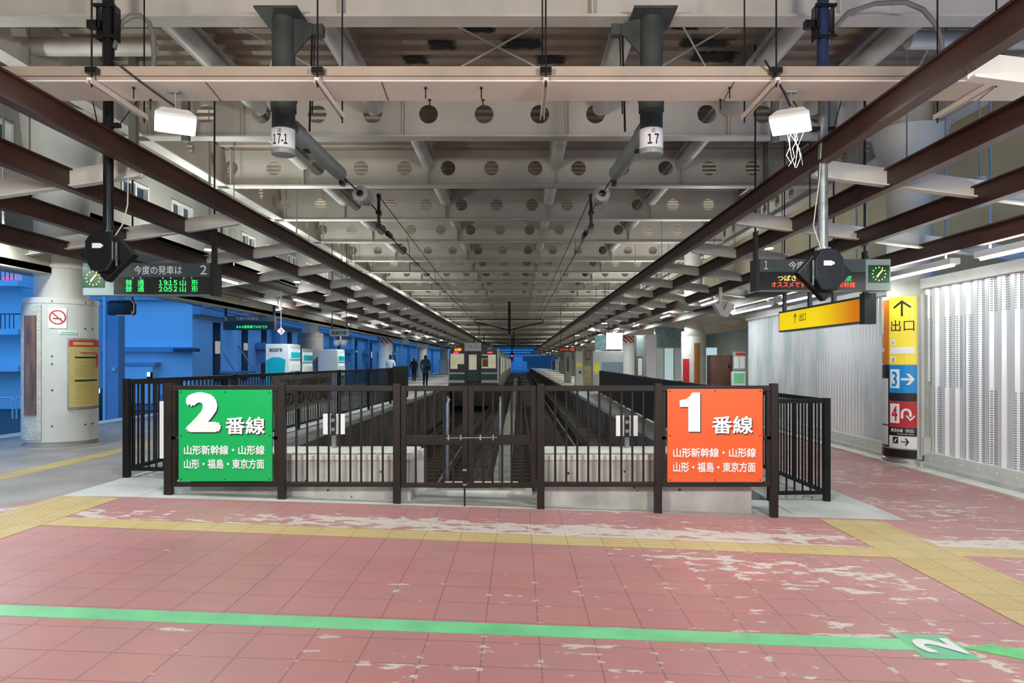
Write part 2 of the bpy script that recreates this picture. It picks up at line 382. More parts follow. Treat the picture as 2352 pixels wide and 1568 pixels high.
def floor_mat():
    m, nt, N, L, P = nmat('worn red floor tiles')
    P.inputs['Specular IOR Level'].default_value = 0.4
    tc = N.new('ShaderNodeTexCoord'); vec = tc.outputs['Object']
    d, cell = grid_nodes(N, L, vec, 0.114, 4.055, 0.3)
    wn = N.new('ShaderNodeTexWhiteNoise'); wn.noise_dimensions = '2D'; L.new(cell, wn.inputs['Vector'])
    nz = N.new('ShaderNodeTexNoise'); nz.inputs['Scale'].default_value = 0.9; nz.inputs['Detail'].default_value = 4; L.new(vec, nz.inputs['Vector'])
    base = mixc(N, L, nz.outputs['Fac'], (0.40, 0.158, 0.170), (0.49, 0.265, 0.275))
    tint = mathn(N, L, 'MULTIPLY', wn.outputs['Value'], 0.28)
    base = mixc(N, L, tint, base, (0.52, 0.22, 0.16))
    dirt = N.new('ShaderNodeTexNoise'); dirt.inputs['Scale'].default_value = 2.2; dirt.inputs['Detail'].default_value = 6; L.new(vec, dirt.inputs['Vector'])
    df = mathn(N, L, 'MULTIPLY', mathn(N, L, 'SUBTRACT', dirt.outputs['Fac'], 0.45, True), 1.3, True)
    base = mixc(N, L, df, base, (0.30, 0.20, 0.19))
    # joints
    jm = N.new('ShaderNodeMapRange'); L.new(d, jm.inputs[0]); jm.inputs[1].default_value = 0.008; jm.inputs[2].default_value = 0.02
    jm.inputs[3].default_value = 0.55; jm.inputs[4].default_value = 0.0
    base = mixc(N, L, jm.outputs[0], base, (0.20, 0.105, 0.10))
    # paint worn away: broad areas, then ragged flakes stretched across the walk, more along the joints
    mp = N.new('ShaderNodeMapping'); L.new(vec, mp.inputs[0]); mp.inputs['Scale'].default_value = (0.55, 1.3, 1)
    big = N.new('ShaderNodeTexNoise'); big.inputs['Scale'].default_value = 0.8; big.inputs['Detail'].default_value = 2; L.new(mp.outputs[0], big.inputs['Vector'])
    mp2 = N.new('ShaderNodeMapping'); L.new(vec, mp2.inputs[0]); mp2.inputs['Scale'].default_value = (4.5, 11, 1)
    fl = N.new('ShaderNodeTexNoise'); fl.inputs['Scale'].default_value = 1.0; fl.inputs['Detail'].default_value = 7; fl.inputs['Roughness'].default_value = 0.62; L.new(mp2.outputs[0], fl.inputs['Vector'])
    sep = N.new('ShaderNodeSeparateXYZ'); L.new(vec, sep.inputs[0])
    bx = N.new('ShaderNodeMapRange'); L.new(sep.outputs[0], bx.inputs[0]); bx.inputs[1].default_value = -2.2; bx.inputs[2].default_value = 1.6
    bx.inputs[3].default_value = -0.10; bx.inputs[4].default_value = 0.04
    # heavily trodden band behind the tactile strip
    by = N.new('ShaderNodeMapRange'); by.interpolation_type = 'SMOOTHSTEP'; L.new(mathn(N, L, 'ABSOLUTE', mathn(N, L, 'SUBTRACT', sep.outputs[1], 6.3)), by.inputs[0])
    by.inputs[1].default_value = 0.10; by.inputs[2].default_value = 0.45; by.inputs[3].default_value = 0.20; by.inputs[4].default_value = 0.0
    eg = N.new('ShaderNodeMapRange'); L.new(d, eg.inputs[0]); eg.inputs[1].default_value = 0.02; eg.inputs[2].default_value = 0.12
    eg.inputs[3].default_value = 0.075; eg.inputs[4].default_value = 0.0
    s = mathn(N, L, 'MULTIPLY', mathn(N, L, 'SUBTRACT', big.outputs['Fac'], 0.5), 0.55)
    s = mathn(N, L, 'ADD', s, fl.outputs['Fac']); s = mathn(N, L, 'ADD', s, bx.outputs[0]); s = mathn(N, L, 'ADD', s, by.outputs[0]); s = mathn(N, L, 'ADD', s, eg.outputs[0])
    b2 = N.new('ShaderNodeMapRange'); L.new(sep.outputs[1], b2.inputs[0]); b2.inputs[1].default_value = 4.05; b2.inputs[2].default_value = 3.4; b2.inputs[3].default_value = 0.0; b2.inputs[4].default_value = 0.055; s = mathn(N, L, 'ADD', s, b2.outputs[0])
    w = N.new('ShaderNodeMapRange'); L.new(s, w.inputs[0]); w.inputs[1].default_value = 0.655; w.inputs[2].default_value = 0.685
    w.inputs[3].default_value = 0.0; w.inputs[4].default_value = 0.92
    base = mixc(N, L, w.outputs[0], base, (0.62, 0.57, 0.52))
    jd = mathn(N, L, 'MULTIPLY', jm.outputs[0], 0.5)
    base = mixc(N, L, jd, base, (0.22, 0.13, 0.12))
    L.new(base, P.inputs['Base Color'])
    rr = N.new('ShaderNodeMapRange'); L.new(dirt.outputs['Fac'], rr.inputs[0]); rr.inputs[3].default_value = 0.30; rr.inputs[4].default_value = 0.55
    L.new(rr.outputs[0], P.inputs['Roughness'])
    b = N.new('ShaderNodeBump'); b.inputs['Strength'].default_value = 0.35; b.inputs['Distance'].default_value = 0.004
    L.new(mathn(N, L, 'SUBTRACT', 1.0, jm.outputs[0]), b.inputs['Height']); L.new(b.outputs[0], P.inputs['Normal'])
    return m
M['floor'] = floor_mat()
def tactile_mat(name, dots, ox, oy):
    m, nt, N, L, P = nmat(name)
    P.inputs['Roughness'].default_value = 0.55
    tc = N.new('ShaderNodeTexCoord'); vec = tc.outputs['Object']
    d, cell = grid_nodes(N, L, vec, ox, oy, 0.3)
    nz = N.new('ShaderNodeTexNoise'); nz.inputs['Scale'].default_value = 2.5; nz.inputs['Detail'].default_value = 6; L.new(vec, nz.inputs['Vector'])
    wn = N.new('ShaderNodeTexWhiteNoise'); wn.noise_dimensions = '2D'; L.new(cell, wn.inputs['Vector'])
    base = mixc(N, L, nz.outputs['Fac'], (0.42, 0.29, 0.10), (0.58, 0.44, 0.20))
    base = mixc(N, L, mathn(N, L, 'MULTIPLY', wn.outputs['Value'], 0.35), base, (0.58, 0.50, 0.30))
    jm = N.new('ShaderNodeMapRange'); L.new(d, jm.inputs[0]); jm.inputs[1].default_value = 0.008; jm.inputs[2].default_value = 0.022
    jm.inputs[3].default_value = 0.7; jm.inputs[4].default_value = 0.0
    base = mixc(N, L, jm.outputs[0], base, (0.20, 0.15, 0.08))
    mp = N.new('ShaderNodeMapping'); L.new(vec, mp.inputs[0]); mp.inputs['Location'].default_value = (-ox, -oy, 0)
    sp = N.new('ShaderNodeSeparateXYZ'); L.new(mp.outputs[0], sp.inputs[0])
    if dots:
        a = mathn(N, L, 'SINE', mathn(N, L, 'MULTIPLY', sp.outputs[0], 2*math.pi/0.06)); c = mathn(N, L, 'SINE', mathn(N, L, 'MULTIPLY', sp.outputs[1], 2*math.pi/0.06))
        h = mathn(N, L, 'MULTIPLY', a, c)
    else:
        h = mathn(N, L, 'SINE', mathn(N, L, 'MULTIPLY', sp.outputs[1], 2*math.pi/0.075))
    hr = N.new('ShaderNodeMapRange'); L.new(h, hr.inputs[0]); hr.inputs[1].default_value = 0.0; hr.inputs[2].default_value = 0.5
    base = mixc(N, L, mathn(N, L, 'MULTIPLY', hr.outputs[0], 0.3), base, (0.66, 0.54, 0.28))
    L.new(base, P.inputs['Base Color'])
    b = N.new('ShaderNodeBump'); b.inputs['Strength'].default_value = 0.8; b.inputs['Distance'].default_value = 0.005
    L.new(hr.outputs[0], b.inputs['Height']); L.new(b.outputs[0], P.inputs['Normal'])
    return m
M['tactbar'] = tactile_mat('yellow guide blocks with bars', False, 0.114, 5.81)
M['tactdot'] = tactile_mat('yellow warning blocks with dots', True, 3.085, 0.4)
M['tactline'] = mat('yellow platform line', (0.50, 0.38, 0.14), 0.55, var=0.12, scale=4)
def perf_mat():
    m, nt, N, L, P = nmat('perforated white sheet')
    P.inputs['Roughness'].default_value = 0.35; P.inputs['Metallic'].default_value = 0.2
    tc = N.new('ShaderNodeTexCoord'); sep = N.new('ShaderNodeSeparateXYZ'); L.new(tc.outputs['Object'], sep.inputs[0])
    # round perforations on a 30 mm grid inside tall bands
    mp = N.new('ShaderNodeCombineXYZ'); L.new(sep.outputs[1], mp.inputs[0]); L.new(sep.outputs[2], mp.inputs[1])
    sc = N.new('ShaderNodeVectorMath'); sc.operation = 'SCALE'; L.new(mp.outputs[0], sc.inputs[0]); sc.inputs['Scale'].default_value = 1/0.034
    fr = N.new('ShaderNodeVectorMath'); fr.operation = 'FRACTION'; L.new(sc.outputs[0], fr.inputs[0])
    sb = N.new('ShaderNodeVectorMath'); sb.operation = 'SUBTRACT'; L.new(fr.outputs[0], sb.inputs[0]); sb.inputs[1].default_value = (0.5, 0.5, 0)
    ln = N.new('ShaderNodeVectorMath'); ln.operation = 'LENGTH'; L.new(sb.outputs[0], ln.inputs[0])
    hole = mathn(N, L, 'LESS_THAN', ln.outputs['Value'], 0.30)
    pan = N.new('ShaderNodeVectorMath'); pan.operation = 'MULTIPLY'; L.new(mp.outputs[0], pan.inputs[0]); pan.inputs[1].default_value = (1/0.26, 1/1.1, 0)
    pf = N.new('ShaderNodeVectorMath'); pf.operation = 'FLOOR'; L.new(pan.outputs[0], pf.inputs[0])
    wn = N.new('ShaderNodeTexWhiteNoise'); wn.noise_dimensions = '2D'; L.new(pf.outputs[0], wn.inputs['Vector'])
    band = mathn(N, L, 'GREATER_THAN', wn.outputs['Value'], 0.42)
    pitch = mathn(N, L, 'FRACT', mathn(N, L, 'MULTIPLY', sep.outputs[1], 1/0.26))
    rib = mathn(N, L, 'LESS_THAN', mathn(N, L, 'ABSOLUTE', mathn(N, L, 'SUBTRACT', pitch, 0.5)), 0.28)
    hole = mathn(N, L, 'MULTIPLY', mathn(N, L, 'MULTIPLY', hole, band), rib)
    nz = N.new('ShaderNodeTexNoise'); nz.inputs['Scale'].default_value = 0.8; L.new(tc.outputs['Object'], nz.inputs['Vector'])
    c = mixc(N, L, nz.outputs['Fac'], (0.76, 0.80, 0.84), (0.88, 0.89, 0.91))
    c = mixc(N, L, mathn(N, L, 'MULTIPLY', hole, 0.85), c, (0.07, 0.11, 0.12))
    L.new(c, P.inputs['Base Color']); return m
M['perf'] = perf_mat()
def corr_mat():
    m, nt, N, L, P = nmat('translucent corrugated sheet')
    P.inputs['Roughness'].default_value = 0.25
    tc = N.new('ShaderNodeTexCoord'); mp = N.new('ShaderNodeMapping'); L.new(tc.outputs['Object'], mp.inputs[0]); mp.inputs['Scale'].default_value = (1, 1.3, 0.35)
    nz = N.new('ShaderNodeTexNoise'); nz.inputs['Scale'].default_value = 1.1; nz.inputs['Detail'].default_value = 3; L.new(mp.outputs[0], nz.inputs['Vector'])
    rp = N.new('ShaderNodeValToRGB'); L.new(nz.outputs['Fac'], rp.inputs[0])
    rp.color_ramp.elements[0].position = 0.38; rp.color_ramp.elements[0].color = (0.58, 0.67, 0.69, 1)
    rp.color_ramp.elements[1].position = 0.56; rp.color_ramp.elements[1].color = (0.82, 0.84, 0.87, 1)
    L.new(rp.outputs[0], P.inputs['Base Color']); return m
M['corr'] = corr_mat()
def stripes_mat():
    m, nt, N, L, P = nmat('red and white stripes')
    tc = N.new('ShaderNodeTexCoord'); sp = N.new('ShaderNodeSeparateXYZ'); L.new(tc.outputs['Object'], sp.inputs[0])
    a = mathn(N, L, 'ADD', sp.outputs[0], sp.outputs[2]); f = mathn(N, L, 'FRACT', mathn(N, L, 'MULTIPLY', a, 4.0))
    L.new(mixc(N, L, mathn(N, L, 'GREATER_THAN', f, 0.5), (0.75, 0.72, 0.7), (0.5, 0.02, 0.02)), P.inputs['Base Color']); return m
M['stripes'] = stripes_mat()
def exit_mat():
    m, nt, N, L, P = nmat('yellow sign with painted backlight falloff')
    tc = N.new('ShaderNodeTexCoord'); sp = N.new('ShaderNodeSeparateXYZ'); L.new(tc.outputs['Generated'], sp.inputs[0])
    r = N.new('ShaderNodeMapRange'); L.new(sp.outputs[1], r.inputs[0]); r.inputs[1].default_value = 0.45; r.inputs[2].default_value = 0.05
    c = mixc(N, L, r.outputs[0], (1.0, 0.74, 0.0), (0.66, 0.18, 0.0))  # backlight dying toward one end, painted as a yellow to orange gradient
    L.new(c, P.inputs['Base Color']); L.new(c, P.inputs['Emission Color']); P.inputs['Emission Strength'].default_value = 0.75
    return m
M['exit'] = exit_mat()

# ================================================================== THE SETTING
# floors
def slab(name, pts, mt, thick=0.12, lift=0.0):
    m = MB(); top = [(x, y, fz(x)+lift) for x, y in pts]
    m.prism(top, (0, 0, -thick)); return struct(m.build(name, mt, origin=(0,0,0)))
slab('floor', [(-4.3,-6),(6.9,-6),(6.9,7.22),(4.07,7.22),(4.07,7.36),(-3.9,7.05),(-4.3,7.0)], M['floor'])
slab('floor_left', [(-4.8,-6),(-4.3,-6),(-4.3,7.0),(-4.55,7.0),(-4.8,6.4)], M['floor'])
slab('floor_right_walk', [(4.07,7.22),(6.9,7.22),(6.9,34),(4.07,34)], M['floor'])
slab('floor_left_platform', [(-9.4,-6),(-4.8,-6),(-4.8,6.4),(-4.55,7.0),(-4.55,8.6),(-4.3,40),(-4.3,184),(-9.4,184)], M['asph'])
slab('floor_left_edge', [(-4.55,7.0),(-4.3,7.0),(-3.82,7.06),(-3.82,184),(-4.3,184),(-4.3,40)], M['grey'])
slab('floor_office', [(6.9,20.6),(9.2,20.6),(9.2,34),(6.9,34)], M['platr'])
slab('floor_pit_head', [(-3.82,7.055),(2.9,7.31),(2.9,8.2),(-3.82,8.2)], M['grey'], lift=-0.004)
slab('floor_right_corner', [(2.9,7.3),(4.07,7.36),(4.07,9.2),(2.96,9.2)], M['grey'], lift=-0.002)
slab('floor_right_edge', [(2.96,9.2),(4.07,9.2),(4.07,184),(2.96,184)], M['grey'])
slab('floor_right_platform', [(4.07,34),(9.2,34),(9.2,184),(4.07,184)], M['platr'])
m = MB(); m.box(-60, 40, 8.2, 420, -1.6, -1.42); struct(m.build('ground', M['ballast'], origin=(0,0,0)))
# pit walls below the platform edges
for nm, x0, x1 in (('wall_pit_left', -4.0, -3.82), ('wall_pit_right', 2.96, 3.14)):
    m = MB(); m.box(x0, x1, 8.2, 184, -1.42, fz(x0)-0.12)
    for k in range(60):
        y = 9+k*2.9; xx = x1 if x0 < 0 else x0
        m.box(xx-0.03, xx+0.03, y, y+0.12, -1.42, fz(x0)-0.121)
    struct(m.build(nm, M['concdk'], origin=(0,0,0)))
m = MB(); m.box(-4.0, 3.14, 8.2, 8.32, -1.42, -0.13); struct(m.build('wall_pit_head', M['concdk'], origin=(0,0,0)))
m = MB(); m.box(-9.6, -9.4, -6, 184, -1.42, 0.06); struct(m.build('wall_platform_edge', M['concdk'], origin=(0,0,0)))

# roof
m = MB(); y = -6.0; vs = []; fs = []
while y < 183:
    for yy, z in ((y, 6.30), (y+0.20, 6.30), (y+0.21, 6.24), (y+0.35, 6.24)):
        vs += [(-12, yy, z), (12, yy, z)]
    y += 0.36
n = len(vs)//2
fs = [(2*i, 2*i+1, 2*i+3, 2*i+2) for i in range(n-1)]
m.add(vs, fs); m.box(-12, 12, -6, 183.2, 6.34, 6.5)
struct(m.build('ceiling', M['deck'], origin=(0,0,0)))
def perf_web(m, x0, nx, wcell, z0, h, zc, r, along='x', at=0.0, th=0.014, skip=()):
    """plate with a row of round holes, given real thickness"""
    nseg = 24
    for k in range(nx):
        cx = x0+wcell*(k+0.5); a0 = x0+wcell*k; a1 = a0+wcell
        def P(u, z, t):
            return (u, at+t, z) if along == 'x' else (at+t, u, z)
        if k in skip:
            v = [P(a0,z0,0),P(a1,z0,0),P(a1,z0+h,0),P(a0,z0+h,0)]; v2 = [P(a0,z0,th),P(a1,z0,th),P(a1,z0+h,th),P(a0,z0+h,th)]
            m.add(v, [(0,1,2,3)]); m.add(v2, [(3,2,1,0)]); continue
        angs = sorted(set([2*math.pi*i/nseg for i in range(nseg)]+[math.atan2(sz, sx) % (2*math.pi) for sx in (-wcell/2, wcell/2) for sz in (z0-zc, z0+h-zc)]))
        inn = []; out = []
        for t in angs:
            c, s = math.cos(t), math.sin(t); inn.append((cx+r*c, zc+r*s))
            q = 1e9
            if abs(c) > 1e-9: q = min(q, (wcell/2)/abs(c))
            if s > 1e-9: q = min(q, (z0+h-zc)/s)
            if s < -1e-9: q = min(q, (z0-zc)/s)
            out.append((cx+q*c, zc+q*s))
        nn = len(angs); vs = []
        for (iu, iz), (ou, oz) in zip(inn, out): vs += [P(iu,iz,0), P(ou,oz,0), P(iu,iz,th), P(ou,oz,th)]
        fs = []
        for i in range(nn):
            a = 4*i; b = 4*((i+1)%nn)
            fs += [(a, b, b+1, a+1), (a+2, a+3, b+3, b+2), (a, a+2, b+2, b)]
        m.add(vs, fs)
def girder(fl_mat=True):
    m = MB()
    nx = 14; wc = 0.975; x0 = 0.38-wc*7.5
    m.cur = 0
    perf_web(m, x0, nx, wc, 5.43, 0.80, 5.83, 0.165)
    for x in (-6.4, -4.78, -2.0, 0.84, 3.65, 6.2):
        m.box(x-0.008, x+0.008, -0.12, 0.0, 5.43, 6.22)
    m.cur = 1
    m.box(x0, x0+nx*wc, -0.13, 0.13, 5.40, 5.43)
    return m.build('roof_girder', [M['girder'], M['flange']], origin=(0,0,5.4))
GY = [8.1, 12.35, 15.8, 19.5, 23.2, 27.5, 31.0, 34.7]
while GY[-1] < 180: GY.append(GY[-1]+4.1)
g0 = girder(); struct(g0); g0.location = (0, GY[0], 5.4)
for y in GY[1:]:
    c = g0.copy(); COL.objects.link(c); c.location = (0, y, 5.4)
# longitudinal tubes between the girders
for x, y0, y1 in ((-4.5,8.1,12.3),(-2.5,8.1,12.3),(1.43,8.1,12.3),(3.65,8.1,12.3),(5.1,8.1,12.3),(-4.78,12.4,180),(-2.0,12.4,180),(0.84,12.4,180),(3.65,12.4,180),(6.2,12.4,180)):
    m = MB(); m.cyl((x,y0+0.05,5.90),(x,y1-0.05,5.90),0.14,14); m.box(x-0.16,x+0.16,y0+0.05,y1-0.05,6.03,6.06); struct(m.build('roof_beam_tube', M['tubep'], smooth=True))
for x0, x1, yy, zz in ((-8.6,-4.95,9.6,5.78),(5.2,8.4,9.4,5.78)):
    m = MB(); m.cyl((x0,yy,zz),(x1,yy,zz),0.12,16); struct(m.build('roof_beam_cross_tube', M['tubep'], smooth=True))
# bracing rods under the deck
def rods(name, segs, r, mt):
    for p, q in segs:
        m = MB(); m.cyl(p, q, r, 8); struct(m.build(name, mt))
rods('roof_bracing_rod', [((-1.9,8.3,6.05),(1.3,12.1,6.05)),((1.3,8.3,6.05),(-1.9,12.1,6.05)),((-4.4,8.3,6.05),(-2.6,12.1,6.05)),((-2.6,8.3,6.05),(-4.4,12.1,6.05)),
                           ((1.6,8.3,6.05),(3.5,12.1,6.05)),((3.5,8.3,6.05),(1.6,12.1,6.05)),((5.3,8.3,6.05),(6.6,12.1,6.05))], 0.014, M['plate'])
# long perforated side plates along both column lines
for nm, x in (('wall_side_plate_left', -6.6), ('wall_side_plate_right', 7.0)):
    m = MB(); m.cur = 0
    perf_web(m, 2.0, 182, 0.975, 5.43, 0.80, 5.83, 0.165, along='y', at=x)
    m.cur = 1; m.box(x-0.13, x+0.13, 2.0, 179, 5.40, 5.43)
    struct(m.build(nm, [M['girder'], M['flange']], origin=(0,0,0)))
# clerestory wall left with louvred windows
m = MB(); m.box(-7.75, -7.6, -6, 182, 4.05, 4.52); m.box(-7.75, -7.6, -6, 182, 5.06, 6.3)
yy = 9.6; WN = []
m.box(-7.75, -7.6, -6, 9.6, 4.52, 5.06)
while yy < 120:
    WN.append(yy); m.box(-7.75, -7.6, yy+1.0, yy+1.95, 4.52, 5.06); yy += 1.95
m.box(-7.75, -7.6, yy, 182, 4.52, 5.06)
struct(m.build('wall_clerestory_left', mat('dark clerestory wall', (0.34, 0.32, 0.28), 0.7, var=0.12, scale=0.8), origin=(0,0,0)))  # one overall tone, darker than the cream walls
wt = None
for k, yy in enumerate(WN):
    if wt is None:
        wt = bpy.data.objects.new('window_1', None); COL.objects.link(wt); wt.location = (-7.6, yy, 4.52); struct(wt)
        m = MB(); m.box(-7.72,-7.58,yy,yy+0.05,4.52,5.06); m.box(-7.72,-7.58,yy+0.95,yy+1.0,4.52,5.06); m.box(-7.72,-7.58,yy+0.47,yy+0.53,4.52,5.06); m.box(-7.72,-7.58,yy,yy+1.0,4.52,4.56); m.box(-7.72,-7.58,yy,yy+1.0,5.02,5.06)
        m.build('window_frame', M['plate'], wt)
        m = MB(); m.box(-7.70,-7.68,yy,yy+1.0,4.52,5.06); m.build('window_pane', M['darkwin'], wt)
    else:
        c = copy_tree(wt, None, (-7.6, yy, 4.52)); c.name = 'window_%d' % (k+1)
m = MB(); m.box(-11.5, -7.6, -6, 182, 4.05, 4.15); struct(m.build('ceiling_left_canopy', M['cream'], origin=(0,0,0)))
m = MB(); m.box(8.6, 8.8, 8, 182, 2.75, 6.3); struct(m.build('wall_right_upper', mat('yellowed upper wall', (0.56, 0.49, 0.33), 0.7, var=0.12, scale=0.8), origin=(0,0,0)))
m = MB(); m.box(-9.6, 9.4, -6.2, -6.0, -0.3, 6.5); struct(m.build('wall_back_sky_block', M['cream'], origin=(0,0,0)))  # unseen rear wall, added to keep blue sky light off the concourse
m = MB(); m.box(-9.8, -9.6, -6.2, 5.0, 0.0, 4.1); m.box(-9.8,-9.6,-6.2,3.0,4.1,6.4); struct(m.build('wall_left_sky_block', M['cream'], origin=(0,0,0)))  # unseen side wall, added to close the near left against sky light

# platform lattice ceilings
def zr(x): return 3.55-0.2*(x-3.16)        # underside of the right lattice
def zl(x): return 3.55-0.2*(-x-4.05)       # underside of the left one
def beam_long(x, z, y0, y1):
    m = MB(); m.box(x-0.055, x+0.055, y0, y1, z, z+0.03); m.box(x-0.02, x+0.02, y0, y1, z+0.03, z+0.21); m.box(x-0.055, x+0.055, y0, y1, z+0.21, z+0.23)
    return struct(m.build('trim_beam', M['redbrown'], origin=(x, y0, z)))
for x in (3.16, 4.05, 5.0, 5.95): beam_long(x, zr(x), 1.5, 181)
for x in (-4.05, -4.92, -5.78, -6.65): beam_long(x, zl(x), 1.5, 181)
ys = [5.05]
while ys[-1] < 178: ys.append(ys[-1]+2.67)
def plate(x0, z0, x1, z1):
    m = MB(); a = Vector((x0, 0, z0+0.10)); b = Vector((x1, 0, z1+0.10))
    m.bar(a, b, 0.03, 0.20); m.bar(a-Vector((0,0.03,0.10)), b-Vector((0,0.03,0.10)), 0.10, 0.018)
    return struct(m.build('trim_cross_plate', M['plate'], origin=(x0, 0, z0)))
pr = plate(3.22, zr(3.22)-0.02, 8.3, zr(6.6)); pl = plate(-4.11, zl(-4.11)-0.02, -8.2, zl(-7.2))
pr.location.y = ys[0]; pl.location.y = ys[0]
for y in ys[1:]:
    for p0 in (pr, pl):
        c = p0.copy(); COL.objects.link(c); c.location.y = y
# eaves boards on the outer side
m = MB(); m.box(-7.35, -7.2, 5.0, 181, 2.84, 3.2); m.prism([(-7.2,5,2.86),(-10.6,5,3.35),(-10.6,5,3.45),(-7.2,5,2.96)], (0,176,0)); struct(m.build('trim_eaves', M['cream'], origin=(0,0,0)))
# white reflecting panels between the brown beams near the lamps
# right wall of perforated and corrugated sheet
m = MB()
def profile(y0, y1, pitch, depth, x, z0, z1, mb):
    vs = []; y = y0; pts = []
    while y < y1-1e-6:
        for f, d in ((0,0),(0.35,0),(0.45,1),(0.9,1)):
            if y+f*pitch <= y1: pts.append((x+depth*d, y+f*pitch))
        y += pitch
    pts.append((x, y1)); n = len(pts)
    vs = [(px, py, z0) for px, py in pts]+[(px, py, z1) for px, py in pts]+[(px+0.006, py, z0) for px, py in pts]+[(px+0.006, py, z1) for px, py in pts]
    fs = [(i, i+1, i+1+n, i+n) for i in range(n-1)]+[(i+2*n, i+3*n, i+1+3*n, i+1+2*n) for i in range(n-1)]
    mb.add(vs, fs)
profile(2.0, 13.0, 0.26, 0.05, 6.72, 0.02, 2.70, m); struct(m.build('wall_right', M['perf'], origin=(0,0,0)))
m = MB(); profile(13.0, 20.6, 0.13, 0.045, 6.72, 0.02, 2.78, m); struct(m.build('wall_right_corrugated', M['corr'], origin=(0,0,0)))
m = MB(); m.box(6.84, 6.9, 2.0, 20.6, -0.25, 2.75); struct(m.build('wall_right_backing', M['pale'], origin=(0,0,0)))
m = MB(); m.box(6.33, 6.60, 2.0, 20.6, -0.34, -0.215); struct(m.build('baseboard_right_strip', M['conccap'], origin=(0,0,0)))
m = MB(); m.box(6.58, 6.84, 2.0, 20.6, -0.30, -0.15); struct(m.build('baseboard_right', M['grey'], origin=(0,0,0)))
m = MB(); m.box(6.66, 6.84, 2.0, 20.6, -0.15, 0.03)
for k in range(46): m.cyl((6.645, 2.4+k*0.39, -0.06), (6.67, 2.4+k*0.39, -0.06), 0.012, 8)
struct(m.build('trim_right_rail', M['white'], origin=(0,0,0)))
m = MB(); m.box(6.64, 6.84, 2.0, 20.6, 2.70, 2.86); struct(m.build('trim_right_head', M['white'], origin=(0,0,0)))
# station rooms beyond
m = MB(); m.box(9.2, 9.35, 20.6, 184, -0.4, 3.2); struct(m.build('wall_right_far', M['cream'], origin=(0,0,0)))
m = MB(); m.box(6.84, 9.3, 20.6, 20.7, -0.3, 2.8); struct(m.build('wall_right_return', M['pale'], origin=(0,0,0)))
m = MB(); m.box(6.5, 9.2, 34, 34.15, -0.35, 3.0); struct(m.build('wall_office', M['case'], origin=(0,0,0)))
# roof end beam
m = MB(); m.box(-12, 12, 182.8, 183.2, 5.3, 6.4); struct(m.build('ceiling_end_beam', M['girder'], origin=(0,0,0)))

# ================================================================== BIG OVERHEAD TRAY, HANGERS, LAMPS
t = thing('cable_tray', 'long beige box tray spanning the whole concourse above the gate', 'cable tray', (0, 6.4, 3.96))
m = MB(); m.box(-7.5, 8.5, 6.20, 6.66, 3.96, 3.972); m.box(-7.5, 8.5, 6.20, 6.212, 3.972, 4.07); m.box(-7.5, 8.5, 6.648, 6.66, 3.972, 4.07)
m.build('tray_body', M['tray'], t)
m = MB(); m.box(-7.5, 8.5, 6.17, 6.23, 4.07, 4.082); m.box(-7.5, 8.5, 6.17, 6.18, 4.0, 4.07); m.box(-7.5, 8.5, 6.19, 6.198, 3.975, 4.0); m.build('top_flange', mat('tan flange', (0.40, 0.32, 0.255), 0.55, var=0.1, scale=2), t)
for x in (-5.6, -2.75, -1.2, 1.9, 4.25, 7.0):
    m = MB(); m.bar((x, 6.2, 3.958), (x+0.02*x, 6.66, 3.958), 0.006, 0.003); m.build('joint', M['ink'], t)
m = MB()
for px in (1000, 1130, 1690): pass
for x in (-3.45, -0.83, -0.33, 1.9):
    for y in (6.33, 6.62):
        m.cyl((x, y, 3.86), (x, y, 3.962), 0.006, 8); m.cyl((x, y, 3.945), (x, y, 3.96), 0.014, 6)
m.build('bolt', M['blksteel'], t)
HL = {-3.70: 'first steel hanger from the left edge, beside the left floodlight', -1.74: 'steel hanger angled under the tray beside the dark pipe marked 17-1', 0.24: 'steel hanger under the tray above the closed gate leaves',
      2.24: 'steel hanger angled under the tray beside the right floodlight', 4.15: 'last steel hanger under the tray before the red brown beams'}
for x, lb in HL.items():
    h = thing('tray_hanger', lb, 'hanger', (x, 6.1, 3.90), 'hangers under the cable tray')
    m = MB(); m.box(x-0.02, x+0.02, 6.08, 7.02, 3.925, 3.95); m.box(x-0.02, x-0.014, 6.08, 7.02, 3.90, 3.925); m.box(x+0.014, x+0.02, 6.08, 7.02, 3.90, 3.925); m.build('channel', M['tray'], h)
    m = MB(); m.cyl((x, 6.12, 3.88), (x, 6.12, 6.24), 0.008, 8); m.cyl((x, 6.12, 4.85), (x, 6.12, 5.0), 0.016, 8); m.build('rod', M['blksteel'], h)
    m = MB(); m.cyl((x, 6.98, 3.86), (x, 6.98, 6.24), 0.008, 8); m.build('rod', M['blksteel'], h)
    m = MB(); m.box(x-0.05, x+0.05, 6.10, 6.16, 4.0, 4.05); m.build('clamp', M['blksteel'], h)

